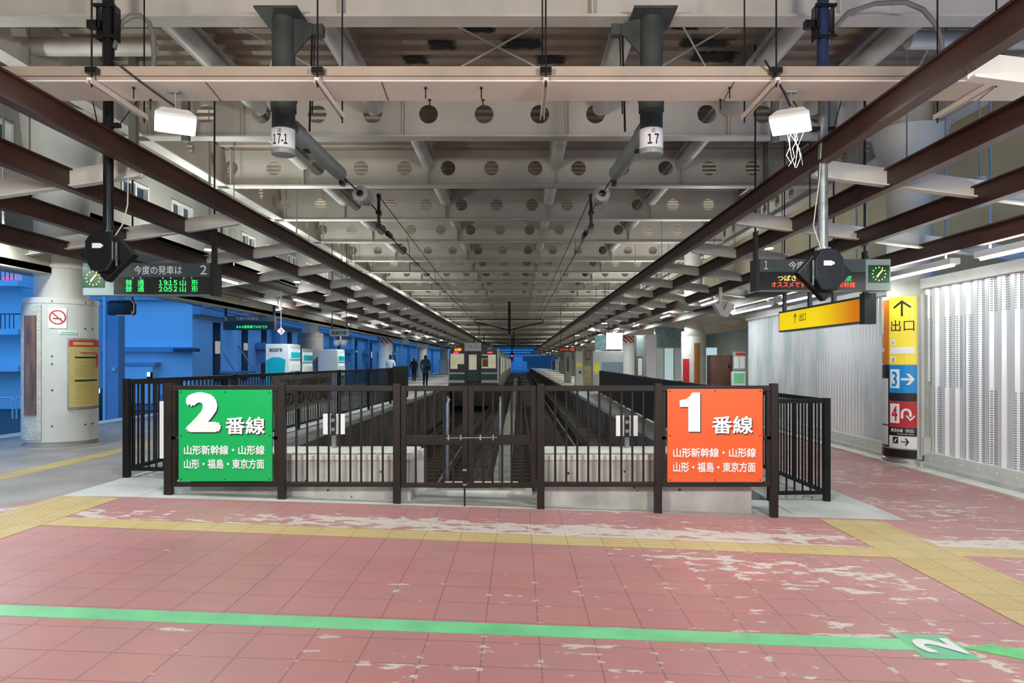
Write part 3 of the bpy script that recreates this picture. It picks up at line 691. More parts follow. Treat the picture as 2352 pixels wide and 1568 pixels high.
def floodlight(x, y, side, lb):
    t = thing('floodlight', lb, 'floodlight', (x, y, 3.58), 'floodlights under the tray')
    T = Matrix.Translation(Vector((x, y, 3.70))) @ Matrix.Rotation(side*math.radians(28), 4, 'Z') @ Matrix.Rotation(math.radians(-20), 4, 'X')
    def tb(mm, a): mm.v = [tuple(T @ Vector(v)) for v in mm.v]
    m = MB(); m.prism([(-0.17,-0.12,-0.055),(0.17,-0.12,-0.055),(0.17,0.13,-0.055),(-0.17,0.13,-0.055)], (0,0,0.03)); m.prism([(-0.17,-0.12,-0.025),(0.17,-0.12,-0.025),(0.17,0.13,-0.025),(-0.17,0.13,-0.025)], (0,0,0.001))
    v = [(-0.17,-0.12,-0.024),(0.17,-0.12,-0.024),(0.17,0.13,-0.024),(-0.17,0.13,-0.024),(-0.11,-0.07,0.07),(0.11,-0.07,0.07),(0.11,0.10,0.07),(-0.11,0.10,0.07)]
    m.add(v, [(4,5,6,7),(0,1,5,4),(1,2,6,5),(2,3,7,6),(3,0,4,7)]); tb(m, 0); m.build('housing', M['white'], t)
    m = MB(); m.box(-0.15,0.15,-0.105,0.115,-0.066,-0.056); tb(m, 0); m.build('lens', M['lampface'], t)
    m = MB(); m.cyl((x, y, 3.76), (x, y, 3.955), 0.012, 8); m.box(x-0.05, x+0.05, y-0.03, y+0.03, 3.94, 3.957); m.build('bracket', M['steel'], t)
    m = MB(); m.tube([(x, y, 3.82), (x-0.12, y-0.15, 3.90), (x-0.28, y-0.30, 4.02), (x-0.36, y-0.36, 4.085)], 0.010); m.build('cord', M['cable'], t)
    return t
floodlight(-3.12, 6.42, 1, 'lit white floodlight under the tray near the 17-1 pipe')
fr = floodlight(2.48, 6.42, -1, 'lit white floodlight with cobwebs under the tray near the 17 pipe')
m = MB(); random.seed(3)
for k in range(7):
    a = Vector((2.48+random.uniform(-0.1,0.15), 6.40, 3.60)); pts = [a]
    for j in range(4): pts.append(pts[-1]+Vector((random.uniform(-0.05,0.06), random.uniform(-0.03,0.03), -0.08)))
    m.tube(pts, 0.0022, 4)
m.build('cobweb', M['ltr'], fr)
# soot stains on the deck near the dark pipes
for px, py, w, h in ((1015,102,70,24),(955,137,60,20),(1200,100,100,26),(1265,137,70,20),(1100,62,80,28),(1640,130,110,28),(1620,98,130,22),(1575,60,70,18)):
    yy = (6.235-EYE)*F/(HY-py); x0, x1 = QX(px-w/2, yy), QX(px+w/2, yy); dy = h*yy*yy/((6.235-EYE)*F)
    m = MB(); m.box(x0, x1, yy-dy/2, yy+dy/2, 6.222, 6.232)
    o = struct(m.build('trim_soot_stain', M['soot'], origin=((x0+x1)/2, yy, 6.222)))

# ================================================================== DARK PIPES 17-1 / 17 WITH TENSION GEAR, WIRES
def dark_pipe(x, num, side, lb):
    t = thing('catenary_drop_pipe', lb, 'pipe', (x, 8.0, 3.83), 'dark drop pipes over the tracks')
    m = MB(); m.cyl((x,8.0,3.90),(x,8.0,5.38),0.128,28); m.cyl((x,8.0,4.33),(x,8.0,4.45),0.142,28); m.cyl((x,8.0,4.45),(x,8.0,4.47),0.15,28); m.build('pipe', M['polegrn'], t, smooth=True)
    m = MB(); m.lathe((x,8.0,3.84),(x,8.0,3.90),[(0,0.10),(0,0.128),(0.3,0.135),(1,0.135)],28); m.build('end_cap', M['insul'], t, smooth=True)
    m = MB(); m.box(x-0.24,x+0.24,7.72,8.28,5.375,5.40); m.build('base_plate', M['polegrn'], t, bevel=0.004)
    s = side
    m = MB(); m.prism([(x+s*0.11,7.98,5.38),(x+s*0.11,7.98,4.95),(x+s*0.30,7.98,5.18),(x+s*0.40,7.98,5.22),(x+s*0.40,7.98,5.30),(x+s*0.22,7.98,5.36)],(0,0.03,0)); m.box(x+s*0.36,x+s*0.46,7.93,8.04,5.18,5.30); m.build('bracket_arm', M['polegrn'], t)
    m = MB(); m.cyl((x+s*0.33,7.98,5.18),(x+s*0.30,7.98,4.10),0.012,8); m.cyl((x+s*0.36,7.98,5.18),(x+s*0.33,7.98,4.3),0.008,8); m.build('rod', M['blksteel'], t)
    m = MB(); m.arc((x,8.0),0.129,0.133,math.radians(180),math.radians(360),3.90,4.12,24); pl = m.build('number_plate', M['ltr'], t)
    # lettering bent to the pipe
    def bent(nm, body, w, h, z0, bold):
        o = lettering(nm, body, M['ink'], t, (-w/2, 0, 0), (1,0,0), (0,0,1), w, h, bold=bold, spacing=0.7)
        o.parent = pl
        for v in o.data.vertices:
            c = v.co+Vector(wloc(t)); a = c.x/0.134-math.pi/2; rr = 0.1345-c.y*0.2
            v.co = Vector((x+rr*math.cos(a), 8.0+rr*math.sin(a), z0+c.z))-wloc(pl)
    bent('numerals', num, 0.17 if len(num) > 2 else 0.13, 0.115, 3.93, 0.03); bent('stop_mark', '止', 0.05, 0.05, 4.06, 0.01)
    return t
dark_pipe(-2.66, '１７-１', 1, 'dark green ceiling pipe with white band marked 17-1')
dark_pipe(1.51, '１７', -1, 'dark green ceiling pipe with white band marked 17')
def tension(x, s, lb1, lb2, lb3):
    # long grey tensioning cylinder
    a = Vector((x, 8.15, 4.19)); b = Vector((x+s*0.16, 9.9, 4.10))
    t = thing('tension_cylinder', lb1, 'tensioner', a, 'tension cylinders')
    m = MB(); m.lathe(a, b, [(0,0.09),(0.02,0.115),(0.12,0.115),(0.13,0.10),(0.93,0.095),(0.97,0.07),(1,0.03)], 20); m.build('barrel', M['insul'], t, smooth=True)
    m = MB(); c = a.lerp(b, 0.28); m.box(c.x-s*0.0-0.03, c.x+0.03, c.y-0.10, c.y+0.02, c.z-0.112, c.z-0.09); m.build('name_plate', M['ink'], t)
    m = MB(); m.cyl(b, b+Vector((0,0.22,-0.02)), 0.02, 8); m.box(b.x-0.03,b.x+0.03,b.y-0.1,b.y+0.02,b.z-0.14,b.z-0.08); m.build('clevis', M['blksteel'], t)
    c0 = b+Vector((s*0.02,0.25,-0.02)); d0 = c0+Vector((s*0.07, 1.0, -0.05))
    i0 = c0+(d0-c0)*0.55; i1 = c0+(d0-c0)*1.0
    t = thing('porcelain_insulator', lb2, 'insulator', i0, 'porcelain insulators')
    m = MB(); m.lathe(i0, i1, [(0,0.03),(0.02,0.12),(0.25,0.135),(0.45,0.13),(0.5,0.11),(0.75,0.105),(0.9,0.09),(1,0.03)], 24); m.build('skirt', M['porc'], t, smooth=True)
    m = MB(); m.cyl(b, i0+(i1-i0)*0.05, 0.012, 8); m.lathe(i0-(i1-i0)*0.06, i0+(i1-i0)*0.02, [(0,0.02),(0.3,0.05),(1,0.055)], 14); m.build('pin', M['blksteel'], t)
    e = i1+Vector((s*0.02, 0.75, -0.02))
    t = thing('wire_yoke', lb3, 'yoke', e, 'wire yokes')
    m = MB(); m.cyl(i1, e, 0.012, 8); m.build('link', M['blksteel'], t)
    m = MB(); m.bar(e+Vector((0,0,-0.22)), e+Vector((0,0,0.28)), 0.05, 0.03, (0,1,0)); m.cyl(e+Vector((0,-0.03,0.28)),e+Vector((0,0.03,0.28)),0.04,10); m.cyl(e+Vector((0,-0.03,-0.22)),e+Vector((0,0.03,-0.22)),0.05,10); m.cyl(e+Vector((0,-0.04,0)),e+Vector((0,0.04,0)),0.05,10); m.build('plate', M['blksteel'], t)
    m = MB(); p = e+Vector((0,0,-0.22)); q = p+Vector((s*0.05,1.2,-0.02)); m.cyl(p, q, 0.014, 8); m.lathe(p+(q-p)*0.45, p+(q-p)*0.8, [(0,0.02),(0.2,0.05),(0.8,0.05),(1,0.02)], 12); m.build('turnbuckle', M['blksteel'], t)
    return e
el = tension(-2.62, 1, 'long grey tension cylinder beside the 17-1 pipe', 'bell shaped insulator on the wire over the train track', 'black wire yoke at the head of the train track wires')
er = tension(1.50, -1, 'long grey tension cylinder beside the 17 pipe', 'bell shaped insulator on the wire over the empty track', 'black wire yoke at the head of the empty track wires')
for e, x2, a, b in ((el, -2.5, 'contact wire over the train track', 'messenger wire over the train track'), (er, 1.1, 'contact wire over the empty track', 'messenger wire over the empty track')):
    m = MB(); m.tube([e+Vector((0,0,-0.22)), (x2, 46, 3.80), (x2, 92, 3.80), (x2, 182, 3.80)], 0.010, 6); tag(m.build('contact_wire', M['cable']), 'black '+a+', lower of its pair', 'wire', 'overhead wires')
    m = MB(); m.tube([e+Vector((0,0,0.28)), (x2, 28, 4.10), (x2, 46, 4.22), (x2, 70, 4.08), (x2, 92, 4.22), (x2, 182, 4.22)], 0.009, 6); mw = m.build('messenger_wire', M['cable']); tag(mw, 'black '+b+', upper of its pair', 'wire', 'overhead wires')
    for y in (15.0, 20.0, 25.5, 31, 37): 
        m = MB(); z = 4.27-0.01*(y-12); m.tube([(e.x+(x2-e.x)*(y-12)/34, y, z-0.10), (e.x+(x2-e.x)*(y-12)/34+0.02, y+0.2, z-0.3), (e.x+(x2-e.x)*(y-12)/34, y+0.35, 3.80)], 0.006, 5); m.build('dropper', M['cable'], mw)
for y, lb in ((46, 'black wire bracket post hung from the ceiling nearest the train front'), (92, 'black wire bracket post hung from the ceiling far beyond the train front')):
    t = thing('catenary_bracket', lb, 'bracket', (-0.57, y, 3.3), 'catenary brackets')
    m = MB(); m.cyl((-0.57,y,3.3),(-0.57,y,5.4),0.09,12); m.build('post', M['blk'], t)
    for s in (-1, 1):
        xx = -2.6 if s < 0 else 1.4
        m = MB(); m.cyl((-0.57,y,3.55),(xx,y,4.02),0.035,8); m.cyl((-0.57,y,4.25),(xx,y,4.25),0.03,8); m.tube([(xx,y,4.25),(xx+s*0.25,y,4.2),(xx+s*0.28,y,4.1),(xx+s*0.1,y,4.02),(xx,y,4.02)],0.03,8); m.cyl((xx-s*0.7,y,3.85),(xx+s*0.2,y,4.02),0.02,6); m.build('arm', M['blk'], t)

# ================================================================== HOODED MONITORS ON POLES
def hooded_monitor(px, s, ztop, py0, py1, lb, lower, loop):
    y = 7.35; x = QX(px, y)
    t = thing('hooded_monitor', lb, 'monitor', (x, y, QZ(py1, y)), 'hooded platform monitors')
    zt, zb = QZ(py0, y), QZ(py1-42, y); h = zt-zb; w = 0.29
    # octagonal bag over the monitor
    def octo(yy, g, cx):
        return [(cx-w*0.25*g,yy,zt),(cx+w*0.25*g,yy,zt),(cx+w*0.5*g,yy,zt-0.25*h),(cx+w*0.5*g,yy,zb+0.28*h),(cx+w*0.28*g,yy,zb),(cx-w*0.28*g,yy,zb),(cx-w*0.5*g,yy,zb+0.28*h),(cx-w*0.5*g,yy,zt-0.25*h)]
    sh = -s*0.06
    fr_, bk = octo(y-0.17, 1, x), octo(y+0.02, 1.10, x)
    m = MB(); m.add(fr_+bk, [tuple(range(8)), tuple(reversed(range(8,16)))]+[(i,i+8,(i+1)%8+8,(i+1)%8) for i in range(8)]); m.build('bag', M['tarp'], t, bevel=0.012)
    zc = (zt+zb)/2-0.02
    m = MB(); m.prism([(x-0.285,y-0.05,zc),(x-0.12,y-0.05,zt-0.05),(x+0.12,y-0.05,zt-0.05),(x+0.285,y-0.05,zc),(x+0.11,y-0.05,zb+0.02),(x,y-0.05,zb-0.10),(x-0.11,y-0.05,zb+0.02)], (0,0.12,0)); m.build('bag_corner', M['tarp'], t, bevel=0.01)
    m = MB(); a = y-0.172; m.box(x-0.065,x+0.02,a-0.004,a,zt-0.175,zt-0.125)
    if s > 0: m.prism([(x+0.02,a-0.004,zt-0.175),(x+0.05,a-0.004,zt-0.15),(x+0.02,a-0.004,zt-0.125)],(0,0.004,0))
    else: m.cyl((x+0.03,a-0.004,zt-0.15),(x+0.03,a,zt-0.15),0.016,12)
    m.build('sticker', M['ltr'], t)
    m = MB(); m.box(x+s*0.149,x+s*0.157,y-0.13,y-0.11,zb+0.13*h,zt-0.27*h); m.build('seam', M['galv'], t)
    m = MB(); m.cyl((x,y,zt-0.02),(x,y,4.35),0.050,18); m.cyl((x,y,zt),(x,y,zt+0.03),0.08,14); m.build('pole', lower, t, smooth=True)
    m = MB(); m.cyl((x,y,4.35),(x,y,6.24),0.058,18); m.lathe((x,y,4.42),(x,y,4.56),[(0,0.055),(0,0.12),(0.15,0.12),(0.5,0.07),(1,0.058)],10); m.build('upper_pole', M['navy'] if s < 0 else M['blksteel'], t, smooth=True)
    m = MB(); zc2 = QZ(288 if s > 0 else 297, y); m.box(x-0.12,x+0.12,y-0.03,y+0.03,zc2-0.02,zc2+0.02); m.build('clamp', M['blksteel'], t)
    m = MB(); m.cyl((x-0.11,y,zc2),(x-0.32,y+0.2,zc2+0.5),0.006,6); m.cyl((x+0.11,y,zc2),(x+0.32,y+0.2,zc2+0.5),0.006,6); m.build('guy_chain', M['blksteel'], t)
    m = MB()
    z0 = QZ(50, y)
    m.box(x-0.10,x-0.085,y-0.05,y+0.05,z0-0.2,z0+0.15); m.box(x+0.085,x+0.10,y-0.05,y+0.05,z0-0.2,z0+0.15); m.box(x-0.11,x+0.11,y-0.09,y-0.06,z0+0.12,z0+0.15); m.box(x-0.2,x-0.06,y-0.05,y+0.02,z0-0.08,z0); m.box(x-0.11,x+0.11,y-0.09,y-0.06,z0-0.2,z0-0.17); m.build('pole_clip', M['blksteel'], t)
    m = MB(); m.tube([Vector((QX(a, y+b), y+b, QZ(c, y+b))) for a, b, c in loop], 0.026, 10); m.build('conduit', M['hose'], t, smooth=True)
    m = MB(); m.tube([(x+0.03,y-0.03,zt+0.02),(x+0.09,y-0.03,zt-0.02),(x+0.15,y,zt+0.10),(x+0.20,y,zt+0.30),(x+0.18,y+0.05,zt+0.7)] if s > 0 else [(x-0.05,y-0.08,zt),(x-0.12,y-0.05,zt+0.25),(x-0.06,y-0.06,zt+0.75),(x-0.03,y-0.06,zt+1.3)],0.007,6); m.build('cord', M['ivory'], t)
hooded_monitor(249, 1, 0, 537, 668, 'black hooded monitor hanging from a pole before the green lettered departure board', M['blksteel'],
               [(262,0,112),(268,0.05,80),(280,0.1,52),(300,0.12,38),(322,0.12,36),(342,0.12,52),(352,0.12,80),(354,0.12,130),(352,0.12,165)])
hooded_monitor(1890, -1, 0, 576, 712, 'black hooded monitor hanging from a pole before the red lettered departure board', M['galv'],
               [(1900,0,100),(1912,0.05,70),(1950,0.1,28),(2010,0.12,8),(2080,0.12,5),(2120,0.12,22),(2148,0.12,55),(2162,0.12,90),(2164,0.12,115),(2162,0.12,160)])
# square dark hangers further back
for px, py, yy, lb in ((427,325,11.6,'short square drop post left of the 17-1 pipe'),(307,330,11.0,'square drop post just right of the left monitor pole'),(1780,325,11.6,'short square drop post behind the right floodlight'),(1912,330,11.2,'square drop post just right of the right monitor pole'),
                       (450,450,15.3,'long square post beside the second left cross plate'),(1760,440,15.3,'long square post beside the second right cross plate')):
    z = QZ(py, yy); x = QX(px, yy); m = MB(); m.box(x-0.055,x+0.055,yy-0.05,yy+0.05,z,6.24); tag(m.build('drop_post', M['hose']), 'grey '+lb, 'post', 'square drop posts')

# ================================================================== DEPARTURE BOARDS
def clock_face(t, px, py, r, d):
    m = MB(); m.box(QX(px-r*1.25,d),QX(px+r*1.25,d),d-0.012,d-0.002,QZ(py+r*1.05,d),QZ(py-r*1.05,d)); c = m.build('clock', M['clock'], t)
    m = MB(); rr = r*d/F*0.86; cx, cz = QX(px,d), QZ(py,d)
    for k in range(12):
        a = k*math.pi/6; m.bar((cx+math.sin(a)*rr*0.82,d-0.014,cz+math.cos(a)*rr*0.82),(cx+math.sin(a)*rr,d-0.014,cz+math.cos(a)*rr),0.012,0.004,(0,1,0))
    m.build('hour_mark', M['clockh'], c)
    m = MB(); m.bar((cx,d-0.018,cz),(cx+rr*0.50,d-0.018,cz+rr*0.55),0.018,0.004,(0,1,0)); m.bar((cx,d-0.018,cz),(cx-rr*0.32,d-0.018,cz-rr*0.45),0.022,0.004,(0,1,0)); m.build('clock_hand', M['clockh'], c)
D = 10.5
t = thing('departure_board', 'departure board with green lettering and clock, white number 2 at right', 'departure board', (QX(342,D), D, QZ(678,D)))
m = MB(); m.box(QX(190,D),QX(487,D),D,D+0.22,QZ(678,D),QZ(604,D)); m.build('case', M['case'], t, bevel=0.006)
m = MB(); m.box(QX(265,D),QX(485,D),D-0.006,D+0.002,QZ(636,D),QZ(604,D)); h = m.build('header', M['hdr'], t)
m = MB(); m.box(QX(262,D),QX(485,D),D-0.008,D+0.002,QZ(676,D),QZ(636,D)); s_ = m.build('screen', M['scr'], t)
m = MB(); m.box(QX(484,D),QX(494,D),D-0.03,D+0.24,QZ(679,D),QZ(604,D)); m.build('end_post', M['blk'], t)
for a, zt_ in ((482,3.5),(225,3.25)):
    m = MB(); m.box(QX(a,D),QX(a+8,D),D+0.05,D+0.15,QZ(604,D),zt_); m.cyl((QX(a+4,D),D+0.1,zt_-0.05),(QX(a+4,D),D+0.1,6.31),0.014,6); m.build('hanger', M['blk'], t)
ltr_px('header_lettering', '今度の発車は', M['ltr'], h, 308, 418, 610, 630, D-0.007, bold=0.008)
ltr_px('track_number', '2', M['ltr'], h, 460, 475, 609, 630, D-0.007)
for y0, y1, tm in ((642,656,'１９:１５'),(656.5,670,'２０:５２')):
    ltr_px('led_text', '普', M['ledg'], s_, 288, 304, y0, y1, D-0.009, bold=0.012); ltr_px('led_text', '通', M['ledg'], s_, 316, 331, y0, y1, D-0.009, bold=0.012)
    ltr_px('led_time', tm, M['ledg'], s_, 365, 407, y0+1, y1-0.5, D-0.009, bold=0.03, spacing=0.62); ltr_px('led_text', '山', M['ledg'], s_, 413, 427, y0, y1, D-0.009, bold=0.012); ltr_px('led_text', '形', M['ledg'], s_, 440, 455, y0, y1, D-0.009, bold=0.012)
for px in (306, 324, 375, 393, 423, 441):
    m = MB(); m.cyl((QX(px,D),D-0.012,QZ(638.5,D)),(QX(px,D),D-0.006,QZ(638.5,D)),0.011,8); m.build('screen_stud', M['ltr'], s_)
clock_face(t, 215, 639, 20, D)
t = thing('departure_board', 'departure board with red and yellow lettering and clock, white number 1 at left', 'departure board', (QX(1893,D), D, QZ(668,D)))
m = MB(); m.box(QX(1742,D),QX(2046,D),D,D+0.22,QZ(667,D),QZ(595,D)); m.build('case', M['case'], t, bevel=0.006)
m = MB(); m.box(QX(1744,D),QX(1988,D),D-0.006,D+0.002,QZ(624,D),QZ(595,D)); h = m.build('header', M['hdr'], t)
m = MB(); m.box(QX(1744,D),QX(1988,D),D-0.008,D+0.002,QZ(666,D),QZ(624,D)); s_ = m.build('screen', M['scr'], t)
m = MB(); m.box(QX(1735,D),QX(1744,D),D-0.03,D+0.24,QZ(668,D),QZ(595,D)); m.build('end_post', M['blk'], t)
for a, zt_ in ((1737,3.45),(1990,3.15)):
    m = MB(); m.box(QX(a,D),QX(a+7,D),D+0.05,D+0.15,QZ(596,D),zt_); m.cyl((QX(a+3,D),D+0.1,zt_-0.05),(QX(a+3,D),D+0.1,6.31),0.014,6); m.build('hanger', M['blk'], t)
ltr_px('track_number', '１', M['ltr'], h, 1755, 1764, 599, 618, D-0.007)
ltr_px('header_lettering', '今度の発車は', M['ltr'], h, 1811, 1925, 600, 618, D-0.007, bold=0.008)
ltr_px('led_text', 'つばさ', M['ledy'], s_, 1786, 1829, 632, 645, D-0.009, bold=0.025)
ltr_px('led_text', 'オススメです', M['ledr'], s_, 1772, 1850, 647, 659.5, D-0.009, bold=0.02)
ltr_px('led_text', '京', M['ledg'], s_, 1941, 1956, 632, 646, D-0.009, bold=0.012)
ltr_px('led_text', '新幹線', M['ledr'], s_, 1924, 1964, 647, 660, D-0.009, bold=0.012)
clock_face(t, 2018, 629, 19, D)
D2 = 20.0
t = thing('departure_board', 'small distant departure board with one line of green lettering', 'departure board', (QX(571,D2), D2, QZ(757,D2)))
m = MB(); m.box(QX(513,D2),QX(630,D2),D2,D2+0.2,QZ(757,D2),QZ(725,D2)); m.build('case', M['blk'], t)
m = MB(); m.box(QX(514,D2),QX(629,D2),D2-0.006,D2,QZ(738,D2),QZ(725.5,D2)); h = m.build('header', M['hdr'], t)
for a, b in ((514,690),(625,700)):
    m = MB(); m.box(QX(a,D2),QX(a+4,D2),D2+0.05,D2+0.12,QZ(725,D2),QZ(b,D2)); m.build('hanger', M['blk'], t)
ltr_px('header_lettering', '今度の発車は', M['pale'], h, 541, 593, 727, 735, D2-0.008); ltr_px('track_number', '5', M['pale'], h, 515, 521, 727, 736, D2-0.008)
m = MB(); m.box(QX(516,D2),QX(627,D2),D2-0.004,D2,QZ(756,D2),QZ(739,D2)); s_ = m.build('screen', M['scr'], t)
ltr_px('led_text', '★★★新幹線でのおでか', M['ledg'], s_, 542, 614, 746.5, 754, D2-0.006, bold=0.012)
# hanging mirror under the left board
D3 = 12.5
t = thing('hanging_mirror', 'dark rounded mirror hanging under the green lettered departure board', 'mirror', (QX(275,D3), D3, QZ(724,D3)))
m = MB(); x0,x1,z0,z1 = QX(243,D3),QX(308,D3),QZ(724,D3),QZ(689,D3)
m.box(x0,x1,D3,D3+0.12,z0,z1); m.build('housing', M['darkwin'], t, bevel=0.05)
m = MB(); m.tube([(x1-0.05,D3-0.01,z1),(x1,D3-0.01,z1-0.06),(x1,D3-0.01,z0+0.06),(x1-0.05,D3-0.01,z0),(x0+0.2,D3-0.01,z0)],0.008,6); m.build('rim', M['pale'], t)
m = MB(); m.cyl((x1-0.06,D3+0.06,z1-0.02),(x1-0.06,D3+0.06,6.31),0.016,8); m.build('hanger', M['blk'], t)

# ================================================================== EXIT SIGNS
t = thing('exit_sign', 'hanging yellow and orange exit lightbox beside the white corrugated wall', 'exit sign', (5.36, 12.6, 2.1))
X = 5.36; y0, y1 = 10.95, 14.5
m = MB(); m.box(X, X+0.16, y0, y1, 2.10, 2.52); m.build('case', M['hdr'], t)
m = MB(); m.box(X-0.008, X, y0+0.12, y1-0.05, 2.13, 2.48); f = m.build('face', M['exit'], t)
m = MB(); m.box(X-0.01, X+0.17, y0-0.06, y0+0.10, 2.08, 2.56); m.build('end_cap', M['blk'], t)
for y in (y0+0.1, y0+1.2, y0+2.2, y1-0.1):
    m = MB(); m.box(X+0.05, X+0.11, y-0.04, y+0.04, 2.52, 3.15); m.cyl((X+0.08,y,3.1),(X+0.08,y,6.31),0.012,6); m.build('hanger', M['blk'], t)
lettering('lettering', '出口', M['ink'], f, (X-0.009, 13.42, 2.26), (0,-1,0), (0,0,1), 0.30, 0.15, bold=0.0)
m = MB(); yy = 13.62; m.bar((X-0.012,yy,2.24),(X-0.012,yy,2.42),0.016,0.004,(1,0,0)); m.bar((X-0.012,yy,2.42),(X-0.012,yy+0.07,2.35),0.016,0.004,(1,0,0)); m.bar((X-0.012,yy,2.42),(X-0.012,yy-0.07,2.35),0.016,0.004,(1,0,0)); m.build('arrow', M['ink'], f)

# ================================================================== COLUMNS
def cyl_sign(t, name, c, r, a0, a1, z0, z1, mt, th=0.01):
    m = MB(); m.arc(c, r, r+th, math.radians(a0), math.radians(a1), z0, z1, 14); return m.build(name, mt, t, smooth=False)
def sliced(vs, fs, step=0.02):
    b = bmesh.new(); bv = [b.verts.new(v) for v in vs]
    for f in fs:
        try: b.faces.new([bv[i] for i in f])
        except ValueError: pass
    xs = [v[0] for v in vs]; u = min(xs)+step
    while u < max(xs)-1e-5:
        bmesh.ops.bisect_plane(b, geom=b.verts[:]+b.edges[:]+b.faces[:], plane_co=(u,0,0), plane_no=(1,0,0), dist=1e-6); u += step
    b.verts.index_update()
    r = ([tuple(v.co) for v in b.verts], [tuple(v.index for v in f.verts) for f in b.faces]); b.free(); return r
def cyl_text(parent, name, body, mt, c, r, amid, z0, w, h, bold=0.0, k=None):
    k = k or (1.45 if c[0] > 0 else 1.0); w *= k
    o = lettering(name, body, mt, parent, (-w/2, 0, 0), (1,0,0), (0,0,1), w, h, bold=bold)
    if o is None: return
    p0 = wloc(parent)
    vs, fs = sliced([tuple(v.co+p0) for v in o.data.vertices], [tuple(p.vertices) for p in o.data.polygons])
    nv = []
    for q in vs:
        a = math.radians(amid)+q[0]/r; rr = r+0.001+max(0, -q[1])*0.6
        nv.append(tuple(Vector((c[0]+rr*math.cos(a), c[1]+rr*math.sin(a), z0+q[2]))-p0))
    o.data.clear_geometry(); o.data.from_pydata(nv, [], fs); o.data.update()
    return o
def cyl_shape(parent, name, polys, mt, c, r, amid, k=None):   # flat shapes (u,z) wrapped on the column
    m = MB(); k = k or (1.45 if c[0] > 0 else 1.0)
    for poly in polys:
        uv, fs = sliced([(u*k, z, 0) for u, z in poly], [tuple(range(len(poly)))])
        vs = []
        for g in (0.0, 0.004):
            for u, z, _ in uv:
                a = math.radians(amid)+u/r; vs.append((c[0]+(r+g)*math.cos(a), c[1]+(r+g)*math.sin(a), z))
        n = len(uv); cnt = {}
        for f in fs:
            for i in range(len(f)):
                a, b = f[i], f[(i+1)%len(f)]; cnt.setdefault((min(a,b),max(a,b)), []).append((a,b))
        m.add(vs, list(fs)+[tuple(i+n for i in reversed(f)) for f in fs]+[(l[0][0], l[0][1], l[0][1]+n, l[0][0]+n) for l in cnt.values() if len(l) == 1])
    return m.build(name, mt, parent)
# left column
CL = (-7.28, 11.25); zb = 0.163
t = thing('station_column', 'thick grey column with bolted metal jacket standing on the left platform', 'column', (CL[0], CL[1], zb))
m = MB(); m.cyl((*CL, zb), (*CL, 6.24), 0.375, 40); m.lathe((*CL,3.7),(*CL,5.4),[(0,0.38),(0.3,0.40),(0.7,0.55),(1,0.62)],40); m.build('shaft', M['shaft'], t, smooth=True)
m = MB(); m.lathe((*CL,2.95),(*CL,3.0),[(0,0.378),(0,0.41),(1,0.41),(1,0.378)],40); m.build('ring', M['shaft'], t)
zj = QZ(683, 10.8)
m = MB(); m.lathe((*CL,zb+0.10),(*CL,zj),[(0,0.48),(0,0.51),(0.955,0.51),(0.956,0.505),(0.96,0.505),(0.961,0.52),(1,0.52),(1,0.38)],48); jk = m.build('jacket', M['jacket'], t, smooth=True)
m = MB(); m.cyl((*CL, zb), (*CL, zb+0.10), 0.50, 40); m.lathe((*CL,zb-0.01),(*CL,zb+0.03),[(0,0.62),(1,0.60)],40); m.build('plinth', M['asph'], t, smooth=True)
m = MB()
for a in (289, 340, 356):
    for z in (zb+0.35, zb+0.9, zb+1.3, zb+1.42, zb+1.85, zj-0.06):
        ra = math.radians(a); m.cyl((CL[0]+0.50*math.cos(ra),CL[1]+0.50*math.sin(ra),z),(CL[0]+0.522*math.cos(ra),CL[1]+0.522*math.sin(ra),z),0.012,8)
m.build('bolt', M['ink'], jk)
m = MB(); m.arc(CL,0.50,0.535,math.radians(205),math.radians(273),zb+0.14,zj-0.12,14); m.build('rough_strip', M['rough'], t, smooth=True)
m = MB(); m.arc(CL,0.53,0.565,math.radians(244),math.radians(266),zb+0.52,zj-0.28,8); m.build('brown_board', M['board'], t)
ns = thing('no_smoking_sign', 'square no smoking notice with red ring on the left column jacket', 'sign', (CL[0]-0.03, CL[1]-0.53, 2.15))
r = 0.525
cyl_sign(ns, 'plate', CL, 0.515, 284, 310, QZ(753,10.75), QZ(707,10.75), M['ltr'], 0.008)
zc = QZ(728,10.75); rg = []
for k in range(24):
    a0, a1 = 2*math.pi*k/24, 2*math.pi*(k+1)/24
    rg.append([(0.092*math.cos(a0),zc+0.092*math.sin(a0)),(0.092*math.cos(a1),zc+0.092*math.sin(a1)),(0.112*math.cos(a1),zc+0.112*math.sin(a1)),(0.112*math.cos(a0),zc+0.112*math.sin(a0))])
cyl_shape(ns, 'red_ring', rg+[[(-0.075,zc+0.06),(-0.06,zc+0.075),(0.075,zc-0.06),(0.06,zc-0.075)]], M['red'], CL, 0.525, 297)
cyl_shape(ns, 'cigarette', [[(-0.06,zc-0.03),(0.05,zc-0.03),(0.05,zc-0.012),(-0.06,zc-0.012)]], M['ink'], CL, 0.524, 297)
gs = thing('strip_label', 'small green and white strip label under the no smoking notice', 'label', (CL[0]+0.1, CL[1]-0.53, 1.95))
cyl_sign(gs, 'plate', CL, 0.515, 299, 325, QZ(766,10.75), QZ(759,10.75), M['ltr'], 0.008); cyl_shape(gs, 'green_line', [[(-0.10,QZ(764,10.75)),(0.10,QZ(764,10.75)),(0.10,QZ(761,10.75)),(-0.10,QZ(761,10.75))]], M['stripe'], CL, 0.524, 312)
nb = thing('notice_board', 'tall yellowed timetable notice in a curved clear holder on the left column', 'notice board', (CL[0]+0.4, CL[1]-0.4, 0.75))
za, zb2 = QZ(936,10.75), QZ(780,10.75)
cyl_sign(nb, 'holder', CL, 0.52, 311, 372, za-0.04, zb2+0.03, M['galv'], 0.02)
